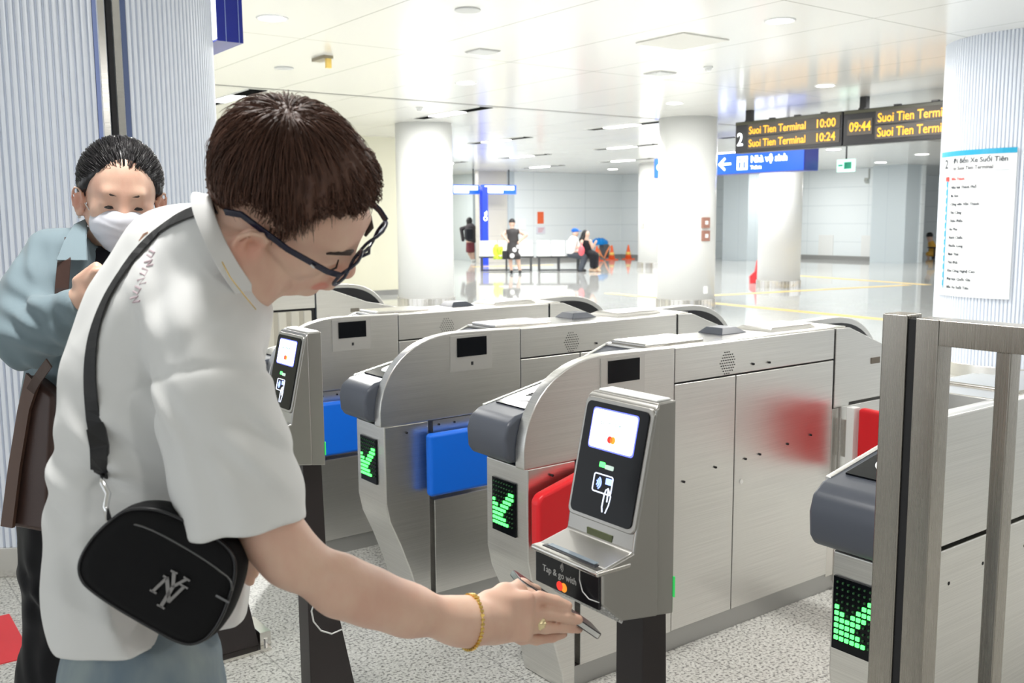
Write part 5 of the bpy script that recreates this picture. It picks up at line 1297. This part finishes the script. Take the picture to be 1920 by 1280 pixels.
# mask: pleated white cloth over nose, mouth and chin
ms = SDF(.03)
ms.ell(TW(0, .048, -.050), np.array([.066, .060, .050]), WR); ms.ell(TW(0, .092, -.040), np.array([.026, .030, .034]), WR, k=.04); ms.ell(TW(0, .072, -.085), np.array([.032, .028, .026]), WR, k=.03)
ms.cut(TW(0, .08, -.008), WR[2]+.0*WR[1], k=.006); ms.cut(TW(0, .012, -.05), -WR[1], k=.006)
ms.mods.append(folds([(TW(0, .10, -.06), WR[2], WR[0], .019, .0016, (.03, .06, .08))]))
mk = ms.build('face_mask', .003, cloth_mat('mask_white', (.72, .73, .80), weave=1500), wo, sm=2)
for x in (-1, 1):
    MB().tube([TW(.062*x, .035, -.030), TW(.078*x, .010, -.010), TW(.086*x, -.016, .012), TW(.080*x, -.020, -.040), TW(.060*x, .020, -.070)], .0013, 5).build('ear_loop', WHITEP, mk, smooth=True, world=True)
MB().obox(TW(-.084, -.004, -.045), WR[0]*.003, WR[1]*.003, WR[2]*.009).build('earring', mat('pearl', (.85, .85, .85), .2), wo, world=True)
# hair combed back
WH = hair_mat('black_hair', (.022, .020, .022), .30)
wh = SDF(.015)
wh.ell(TW(0, -.020, .038), np.array([.084, .096, .088]), WR); wh.ell(TW(0, -.06, -.0), np.array([.070, .055, .07]), WR, k=.03)
for x in (-1, 1): wh.ell(TW(.066*x, -.012, .012), np.array([.022, .045, .045]), WR, k=.02)
def wcut(X, d):
    near = np.abs(d) < .05; o = d.copy()
    if not near.any(): return o
    r_ = X[near]-TW(0, 0, 0); lx, ly, lz = np.abs(r_@WR[0]), r_@WR[1], r_@WR[2]
    hl = np.interp(ly, [-.1, -.03, .0, .025, .05, .09], [-.06, -.02, .0, .02, .052, .066]); g = (hl-lz)*.6; dd = o[near]; kk = .01; h = np.maximum(kk-np.abs(dd-g), 0)/kk
    th_ = np.arctan2(lx, lz); o[near] = np.maximum(dd, g)+h*h*kk*.25-.0010*np.sin(lx*900); return o
wh.mods.append(wcut); wcap = wh.build('hair', .0038, WH, wo, sm=1)
hair_strands('hair_strands', TW, WR, (0, 1, .55), ((0, -.020, .038), (.0825, .0945, .0865)), lambda p: p[2] > np.interp(p[1], [-.1, -.03, .0, .025, .05, .09], [-.06, -.02, .006, .030, .066, .082]), 3600, lambda p: .05, WH, wcap, seed=8, offr=.0035, wob=.0015, base_r=.0006, flow=lambda q, c: np.array([c[0]*.3, -1., .1]))
# black tee and jacket
tb = SDF(.03); tb.chain([K(212, 520, 2.17, 60), K(200, 640, 2.17, 85), K(190, 850, 2.17, 90)], k=.04)
tb.cone(P(213, 462, 2.17), P(212, 520, 2.16), .066, .07, k=.02); tb.cut(P(212, 462, 2.12), cv(.05, 1, -.25), k=.004)
tb.build('black_tee', .007, cloth_mat('black_cotton', (.012, .012, .018)), wo, sm=2)
JK = cloth_mat('grey_blue_jacket', (.20, .265, .30), weave=500)
jk = SDF(.05)
jk.chain([K(205, 520, 2.20, 88), K(192, 640, 2.19, 118), K(184, 760, 2.19, 122), K(182, 900, 2.19, 118)], k=.05)
jk.cone(P(110, 480, 2.14), P(300, 480, 2.26), px(50, 2.1), px(50, 2.2), k=.05)
jk.chain([K(102, 490, 2.10, 56), K(70, 560, 2.05, 62), K(52, 628, 1.98, 58)], k=.04); jk.chain([K(52, 628, 1.98, 58), K(100, 606, 1.94, 47), K(146, 570, 1.905, 34)], k=.03)
jk.chain([K(322, 500, 2.24, 56), K(330, 630, 2.12, 56), K(258, 590, 2.0, 34)], k=.04)
jk.cut(P(150, 566, 1.9), cv(.85, .45, -.1), near=(P(172, 545, 1.89), .060), k=.003)
jk.cut(P(180, 812, 2.1), cv(.1, -1, 0), k=.006)
jk.cone(P(222, 440, 2.04), P(208, 650, 2.0), .088, .020, k=.01, sub=True); jk.cone(P(214, 440, 2.17), P(214, 500, 2.17), .062, .050, k=.01, sub=True)
jk.mods.append(folds([(P(50, 600, 1.92), AL(.3, .95), AL(.95, -.3), .055, .0065, (.09, .10, .2)), (P(95, 640, 1.85), AL(.75, .65), AL(.65, -.75), .060, .006, (.10, .10, .2)),
    (P(60, 500, 2.0), AL(.9, .3), AL(-.3, .9), .055, .004, (.08, .12, .2)), (P(110, 740, 2.0), AL(.95, .2), AL(-.2, .95), .06, .006, (.12, .12, .3))]))
jack = jk.build('jacket', .0055, JK, wo, sm=2)
def on_sdf(sd, x, y, d0, off):
    p = P(x, y, d0); r_ = (p-CAM)/np.linalg.norm(p-CAM); ts = np.arange(-.35, .35, .004); d = sd.ev(p+ts[:, None]*r_); ins = np.where(d < 0)[0]
    return p+r_*(ts[ins[0]]-off) if len(ins) else p
def flap(pts, name, th=.007):
    q = [np.array(p) for p in pts]; n = len(q); MB().loft([q, [p+FW*th for p in q]]).build(name, JK, jack, world=True, bevel=.002)
flap([P(163, 408, 2.13), P(160, 450, 2.05), P(163, 488, 2.02), P(104, 488, 1.99), P(120, 452, 2.02), P(138, 420, 2.10)], 'collar_flap')
flap([P(262, 408, 2.16), P(262, 450, 2.08), P(258, 488, 2.05), P(312, 490, 2.08), P(300, 450, 2.1), P(285, 420, 2.14)], 'collar_flap')
# trousers and shoes
tr = SDF(.05); BKT = cloth_mat('black_trousers', (.012, .012, .014))
tr.chain([K(180, 790, 2.2, 100), K(172, 930, 2.2, 118), K(160, 1060, 2.2, 112)], k=.05)
tr.chain([K(140, 1050, 2.16, 80), K(118, 1270, 2.14, 74), K(112, 1600, 2.14, 74)], k=.04); tr.chain([K(205, 1050, 2.26, 80), K(205, 1270, 2.26, 70), K(200, 1560, 2.28, 70)], k=.04)
tr.mods.append(folds([(P(100, 1180, 2.0), AL(.97, .2), AL(-.2, .97), .05, .006, (.15, .3, .3)), (P(80, 1130, 2.05), AL(.3, .95), AL(.95, -.3), .07, .008, (.06, .1, .3))]))
tr.build('trousers', .009, BKT, wo, sm=2)
for x_, d_ in ((118, 2.13), (200, 2.27)):
    a_ = P(x_, 1600, d_); shoe(a_, cv(.3, 0, -.9), wo, BLACK, nm='shoe')
# phone in the hands
ph2 = empty('mobile_phone', P(236, 560, 1.87), 'mobile phone held in both hands by the masked person, hidden behind the young man', 'phone')
MB().obox(P(236, 560, 1.90), cv(.036, 0, .006), cv(0, .055, .045), cv(0, .003, -.0035)).build('case', BLACK, ph2, world=True, bevel=.002)
MB().obox(P(236, 560, 1.90)-cv(0, -.0028, .0034)*0+cv(0, .0030, .0)*1.1+FW*.0022, cv(.033, 0, .0055), cv(0, .051, .0417), cv(0, .0008, -.001)).build('screen', BLACKG, ph2, world=True)
# tote bag on the arm
BRN = noise_bump(mat('brown_leather', (.055, .026, .020), .42), (500, 500, 500), .3, .0006, 3); BRL = mat('brown_leather_edge', (.12, .065, .045), .45)
tt = empty('tote_bag', P(40, 860, 1.98), 'dark brown leather tote bag hanging from the masked person’s arm at the left edge', 'bag')
pf_ = [P(38, 700, 1.97), P(86, 742, 1.95), P(80, 870, 1.95), P(74, 1006, 1.96), P(-10, 990, 1.98), P(4, 880, 1.98), P(22, 770, 1.975)]
MB().loft([[p-FW*.0+FW*.03+(p-pf_[3])*0 for p in pf_], [p+FW*.16 for p in pf_]]).build('bag_body', BRN, tt, world=True, bevel=.012)
pg = [P(38, 700, 1.96), P(22, 770, 1.965), P(4, 880, 1.97), P(-10, 990, 1.97), P(12, 994, 1.965), P(26, 880, 1.965), P(44, 770, 1.96), P(60, 722, 1.955)]
MB().loft([[p+FW*.022 for p in pg], [p+FW*.034 for p in pg]]).build('side_panel', BRL, tt, world=True)
pts_ = [P(70, 740, 1.93), P(80, 712, 1.90), P(95, 690, 1.885)]
MB().strap([P(56, 735, 1.985), P(72, 708, 1.95), P(92, 680, 1.90)], [-FW]*3, .020, .003).build('handle', BRN, tt, world=True)
sps = [on_sdf(jk, 126, 445, 2.0, .004), on_sdf(jk, 123, 465, 2.0, .006), P(120, 490, 2.00), P(116, 540, 1.985), P(114, 610, 1.985)]
MB().strap(sps, [-FW]*5, .028, .003).build('handle', BRN, tt, world=True)

# ================================================================== FAR END OF THE HALL
def fdep(x, y):
    r_ = FW+RT*(x-960)/FOC-UP*(y-640)/FOC; return -CAMZ/r_[2]
def man_root(x, y, name, label, cat, group=None):
    d = fdep(x, y); p = P(x, y, d); p[2] = 0; return empty(name, p, label, cat, group), d
SK2 = mat('far_skin', (.62, .42, .33), .5)
def far_head(s, x, y, d, r=6.2): s.ell(P(x, y, d), np.array([px(r*.86, d), px(r, d), px(r*1.12, d)]), k=.02)
def pc(name, sd, m, root, h=.014): return sd.build(name, h, m, root, sm=1, margin=.03)
# bench
BDM = mat('bench_dark_metal', (.06, .065, .07), .4); BWH = mat('bench_white', (.82, .84, .85), .3)
def bench(x0, x1, y0, label):
    d = fdep((x0+x1)/2, 508); a = P(x0, 508, d); b_ = P(x1, 508, d); a[2] = b_[2] = 0; L_ = b_-a; n_ = np.linalg.norm(L_); L_ /= n_; back = np.array([-L_[1], L_[0], 0]); back = back if back@FW > 0 else -back; Z_ = np.array([0, 0, 1.])
    t = empty('bench', (a+b_)/2, label, 'bench', 'white waiting benches')
    k = 3
    for i in range(k):
        c_ = a+L_*n_*(i+.5)/k
        MB().obox(c_+back*.22+Z_*.44, L_*(n_/k/2-.02), back*.23, Z_*.02).build('seat', BWH, t, world=True, bevel=.01)
        MB().obox(c_+back*.47+Z_*.66, L_*(n_/k/2-.02), back*.015, Z_*.20).build('backrest', BWH, t, world=True, bevel=.01)
    MB().obox((a+b_)/2+back*.22+Z_*.395, L_*n_/2, back*.03, Z_*.025).build('beam', BDM, t, world=True)
    for i in range(3):
        c_ = a+L_*(.08+(n_-.16)*i/2)
        for o_ in (.02, .44): MB().obox(c_+back*o_+Z_*.20, L_*.028, back*.028, Z_*.20).build('leg', BDM, t, world=True)
        MB().obox(c_+back*.23+Z_*.025, L_*.028, back*.26, Z_*.025).build('foot_rail', BDM, t, world=True)
    MB().obox((a+b_)/2+back*.02+Z_*.03, L_*(n_/2-.06), back*.02, Z_*.02).build('floor_bar', BDM, t, world=True)
bench(898, 1001, 508, 'left long white bench with dark legs, the green bag standing on it')
bench(1006, 1090, 508, 'right long white bench with dark legs where two people sit')
BD = fdep(1000, 508)
# standing person in a patterned dress
r0, d = man_root(962, 513, 'person', 'person in a dark patterned dress standing with hands on hips, seen from behind', 'person'); d = fdep(962, 513)
b0 = SDF(.03); far_head(b0, 960, 418, d, 6.5); b0.chain([K(960, 424, d, 3), K(960, 432, d, 4), K(961, 445, d, 8), K(962, 460, d, 8)], k=.03)
b0.chain([K(951, 433, d, 3.4), K(943, 441, d, 3), K(953, 453, d-.12, 2.4)], k=.02); b0.chain([K(972, 433, d, 3.4), K(986, 441, d, 3), K(972, 455, d-.12, 2.4)], k=.02)
b0.chain([K(957, 470, d, 6), K(957, 490, d, 3.6), K(959, 508, d, 2.6)], k=.02); b0.chain([K(968, 470, d, 6), K(972, 490, d, 3.6), K(975, 508, d, 2.6)], k=.02)
pc('body', b0, SK2, r0)
b1 = SDF(.03); b1.ell(P(960, 416, d), np.array([.085, .10, .10])); pc('hair', b1, mat('far_black_hair', (.01, .01, .012), .5), r0)
DR = mat('patterned_dress', (.03, .03, .035), .7); nt, N, L, b = nodes(DR)
tc = N.new('ShaderNodeTexCoord'); vo = N.new('ShaderNodeTexVoronoi'); vo.inputs['Scale'].default_value = 5.5; lt = N.new('ShaderNodeMath'); lt.operation = 'LESS_THAN'; lt.inputs[1].default_value = .36
se = N.new('ShaderNodeSeparateXYZ'); zl = N.new('ShaderNodeMath'); zl.operation = 'LESS_THAN'; zl.inputs[1].default_value = .85; mu = N.new('ShaderNodeMath'); mu.operation = 'MULTIPLY'
mx = N.new('ShaderNodeMix'); mx.data_type = 'RGBA'; mx.inputs[6].default_value = (.03, .028, .03, 1); mx.inputs[7].default_value = (.7, .7, .72, 1)
L.new(tc.outputs['Object'], vo.inputs['Vector']); L.new(vo.outputs['Distance'], lt.inputs[0]); L.new(tc.outputs['Object'], se.inputs[0]); L.new(se.outputs[2], zl.inputs[0]); L.new(zl.outputs[0], mu.inputs[0]); L.new(lt.outputs[0], mu.inputs[1]); L.new(mu.outputs[0], mx.inputs[0]); L.new(mx.outputs[2], b.inputs['Base Color'])
b1 = SDF(.03); b1.chain([K(961, 438, d, 10.5), K(962, 452, d, 10), K(962, 462, d, 11), K(962, 480, d, 14.5)], k=.03); b1.cone(P(952, 434, d), P(971, 434, d), px(4.6, d), px(4.6, d), k=.03); b1.cut(P(962, 486, d), (0, 0, -1), k=.004); pc('dress', b1, DR, r0)
for x_ in (959, 975): shoe(P(x_, 512, d), FW, r0, BLACK)
bg = b1 = SDF(.02); b1.box(P(947, 478, d-.15), (px(4, d), .07, px(8, d)), rnd=.02); o = b1.build('handbag', .014, BLACK, None, sm=1); setp(o, 'small black handbag beside the person in the patterned dress', 'bag')
# walking person with a backpack
r0, d = man_root(886, 491, 'person', 'person with a dark backpack and maroon skirt walking away at the far left', 'person')
b0 = SDF(.03); far_head(b0, 880, 415, d, 5); b0.chain([K(881, 421, d, 3), K(882, 440, d, 8), K(882, 458, d, 8)], k=.03)
b0.chain([K(882, 456, d, 5), K(880, 465, d, 4), K(880, 475, d, 3), K(886, 487, d, 2.2)], k=.02); b0.chain([K(883, 456, d, 5), K(886, 465, d, 4), K(887, 476, d, 3), K(889, 489, d, 2.2)], k=.02); pc('body', b0, SK2, r0, .016)
b1 = SDF(.03); b1.ell(P(880, 414, d), np.array([.11, .11, .13])); b1.chain([K(880, 418, d, 5), K(878, 427, d, 4)]); pc('hair', b1, bpy.data.materials['far_black_hair'], r0, .016)
b1 = SDF(.03); b1.chain([K(882, 428, d, 10), K(883, 450, d, 9)], k=.03); b1.chain([K(872, 427, d, 4), K(865, 429, d, 3.5), K(868, 450, d, 3)], k=.02); b1.chain([K(891, 428, d, 4), K(894, 440, d, 3.6), K(894, 452, d, 3.4)], k=.02); pc('jacket', b1, cloth_mat('dark_jacket', (.05, .045, .05)), r0, .016)
b1 = SDF(.03); b1.chain([K(882, 455, d, 8), K(882, 470, d, 8.5)], k=.03); b1.cut(P(882, 473, d), (0, 0, -1), k=.01); pc('skirt', b1, cloth_mat('maroon_skirt', (.17, .04, .05)), r0, .016)
for x_, y_ in ((886, 487), (889, 489)): shoe(P(x_, y_+3, d), FW, r0, WHITEP)
b1 = SDF(.03); b1.box(P(879, 439, d-.22), (.15, .10, .20), rnd=.06); o = b1.build('backpack', .016, cloth_mat('black_backpack', (.02, .022, .028)), None, sm=1); setp(o, 'dark backpack worn by the walking person at the far left', 'backpack')
b1 = SDF(.01)
# seated man with a blue cap
r0, d = man_root(1088, 509, 'person', 'seated person in a white shirt, dark trousers and blue cap on the bench', 'person')
b0 = SDF(.03); far_head(b0, 1079, 438, d, 6); b0.chain([K(1077, 444, d, 3), K(1074, 456, d, 8), K(1071, 472, d, 8)], k=.03); b0.chain([K(1070, 452, d, 3.6), K(1069, 464, d, 3), K(1086, 464, d-.1, 2.4)], k=.02)
b0.chain([K(1071, 474, d, 7), K(1095, 480, d-.1, 5), K(1090, 504, d-.1, 3)], k=.02); pc('body', b0, SK2, r0)
b1 = SDF(.03); b1.chain([K(1075, 451, d, 9.5), K(1071, 471, d, 9.5)], k=.03); b1.cone(P(1071, 451, d), P(1068, 460, d-.05), px(5, d), px(4.4, d)); pc('shirt', b1, cloth_mat('far_white_shirt', (.8, .8, .8)), r0)
b1 = SDF(.03); b1.chain([K(1070, 476, d, 7.5), K(1097, 481, d-.1, 6.5), K(1089, 505, d-.1, 5)], k=.02); pc('trousers', b1, cloth_mat('grey_trousers', (.07, .08, .10)), r0)
b1 = SDF(.015); b1.ell(P(1078, 432, d), np.array([.10, .11, .07])); b1.box(P(1086, 433, d), (.07, .05, .010), rnd=.008); pc('cap', b1, cloth_mat('blue_cap', (.02, .13, .55)), r0, .012)
shoe(P(1088, 508, d-.1), RT-FW*.3, r0, BLACK)
# seated woman in black
r0, d = man_root(1112, 509, 'person', 'seated person with long dark hair in a black dress at the end of the bench', 'person')
b0 = SDF(.03); far_head(b0, 1100, 439, d, 5.8); b0.chain([K(1100, 445, d, 3), K(1099, 458, d, 7), K(1101, 474, d, 8)], k=.03); b0.chain([K(1107, 452, d-.1, 3), K(1111, 464, d-.1, 2.8), K(1118, 452, d-.2, 2.2)], k=.02); b0.chain([K(1091, 452, d-.1, 3), K(1088, 462, d-.2, 2.6), K(1094, 470, d-.2, 2.2)], k=.02)
b0.chain([K(1101, 474, d, 6), K(1112, 484, d-.1, 4), K(1113, 504, d-.1, 2.4)], k=.02); pc('body', b0, SK2, r0)
b1 = SDF(.03); b1.ell(P(1098, 438, d+.03), np.array([.10, .10, .12])); b1.chain([K(1096, 440, d+.05, 6), K(1091, 450, d+.03, 5), K(1090, 458, d, 3.5)]); pc('hair', b1, bpy.data.materials['far_black_hair'], r0)
b1 = SDF(.03); b1.chain([K(1099, 457, d, 8), K(1101, 474, d, 9), K(1114, 480, d-.15, 9), K(1114, 497, d-.15, 8.5)], k=.03); b1.cut(P(1112, 502, d), (0, 0, -1), k=.01); pc('dress', b1, cloth_mat('black_dress', (.012, .012, .016)), r0)
for x_ in (1109, 1117): shoe(P(x_, 509, d-.15), RT*.6-FW*.5, r0, mat('beige_shoe', (.5, .36, .25), .5) if 'beige_shoe' not in bpy.data.materials else bpy.data.materials['beige_shoe'])
b1 = SDF(.02); b1.ell(P(1090, 470, d-.35), np.array([.10, .08, .14])); b1.cone(P(1090, 462, d-.35), P(1090, 455, d-.3), .03, .02); o = b1.build('pink_bag', .012, mat('pink_plastic', (.85, .13, .16), .4), None, sm=1); setp(o, 'bright pink bag on the lap of the seated person in black', 'bag')
# bags and things around
b1 = SDF(.02); b1.box(P(934, 474, BD+.1), (px(9, BD), .09, px(12, BD)), rnd=.04); b1.ell(P(931, 463, BD+.1), np.array([.08, .06, .09])); b1.mods.append(folds([(P(934, 474, BD), DX, UP, .09, .012, (.2, .3, .3))])); o = b1.build('shopping_bag', .012, mat('lime_plastic', (.62, .82, .06), .4), None, sm=1); setp(o, 'lime green shopping bag standing on the left bench', 'bag')
r0, d = man_root(1133, 486, 'covered_cart', 'grey cart under a bright blue cover behind the seated people', 'cart')
b1 = SDF(.03); b1.ell(P(1124, 456, d), np.array([.36, .25, .20])); b1.cut(P(1124, 459, d), (0, 0, -1), k=.01); b1.mods.append(folds([(P(1124, 450, d), DX, UP, .16, .012, (.4, .3, .4))])); pc('cover', b1, cloth_mat('bright_blue_cover', (.01, .26, .75)), r0)
b1 = SDF(.03); b1.box(P(1133, 470, d), (.13, .15, .24), rnd=.04); pc('bin', b1, mat('dark_grey_plastic', (.10, .11, .12), .5), r0)
MB().tube([P(1122, 466, d-.3), P(1127, 478, d-.35), P(1133, 484, d-.35), P(1138, 472, d-.35), P(1144, 461, d-.3)], .035, 8).build('orange_hose', mat('orange_plastic', (.85, .30, .12), .5), r0, smooth=True, world=True)
CONE = mat('cone_orange', (.88, .13, .03), .4); CBND = mat('cone_band', (.9, .6, .15), .4)
def tcone(x, y, label):
    t, d = man_root(x, y, 'traffic_cone', label, 'traffic cone', 'orange traffic cones')
    MB().box((-.17, -.17, 0), (.17, .17, .035)).build('base', CONE, t, bevel=.01); MB().cyl((0, 0), .125, .03, .52, 24, r2=.022).build('cone', CONE, t, smooth=True)
    MB().cyl((0, 0), .098, .17, .27, 24, r2=.078).build('reflective_band', CBND, t, smooth=True)
tcone(1119, 489, 'orange traffic cone nearest the seated person in black'); tcone(1147, 487, 'middle orange traffic cone, right of the blue covered cart'); tcone(1178, 486, 'orange traffic cone standing alone beside the farthest column')
r0, d = man_root(1413, 531, 'floor_stand', 'folded red floor stand leaning beside the far white column', 'floor sign')
RS = mat('red_stand', (.80, .05, .06), .4); q = [P(1421, 487, d), P(1421.5, 530, d), P(1407, 531, d), P(1407, 517, d), P(1417, 508, d)]
MB().loft([q, [p+FW*.12 for p in q]]).build('panel', RS, r0, world=True); MB().obox(P(1419, 520, d+.25), RT*.02, UP*.16, FW*.02).build('rear_leg', RS, r0, world=True)
r0, d = man_root(898, 487, 'wet_floor_sign', 'narrow yellow-orange folding sign beside the blue toilet post', 'floor sign')
MB().loft([[P(895, 486, d), P(900, 486, d), P(898.5, 460, d), P(896.5, 460, d)], [P(895, 486, d+.25), P(900, 486, d+.25), P(898.5, 460, d+.04), P(896.5, 460, d+.04)]]).build('board', mat('sign_amber', (.85, .45, .08), .4), r0, world=True)
MB().obox(P(897.5, 458, d+.02), RT*.03, UP*.03, FW*.02).build('handle', BLACK, r0, world=True)
# person in yellow far right
r0, d = man_root(1748, 484, 'person', 'distant seated person in yellow beside the ribbed column at the right', 'person')
b0 = SDF(.03); b0.ell(P(1743, 444, d), np.array([.09, .1, .13])); b0.chain([K(1743, 446, d, 4), K(1744, 450, d, 4), K(1747, 464, d, 6), K(1750, 474, d, 5), K(1740, 478, d, 3), K(1741, 484, d, 2)], k=.03); pc('body', b0, SK2, r0, .018)
b1 = SDF(.03); b1.chain([K(1746, 456, d, 6), K(1749, 466, d, 8)], k=.03); b1.chain([K(1750, 474, d, 7), K(1741, 476, d, 5)]); pc('yellow_outfit', b1, mat('yellow_cloth', (.75, .42, .06), .7), r0, .018)
b1 = SDF(.03); b1.ell(P(1743, 441, d), np.array([.11, .12, .11])); pc('hair', b1, bpy.data.materials['far_black_hair'], r0, .018)
t = empty('stool', P(1750, 484, d)*np.array([1, 1, 0]), 'dark stool under the distant person in yellow', 'stool')
MB().cyl((0, 0), .22, .36, .40, 20).build('seat', BLACK, t); 
for i in range(4): MB().obox((.15*math.cos(i*PI/2+.7), .15*math.sin(i*PI/2+.7), .18), (.02, 0, 0), (0, .02, 0), (0, 0, .18)).build('leg', BLACK, t)
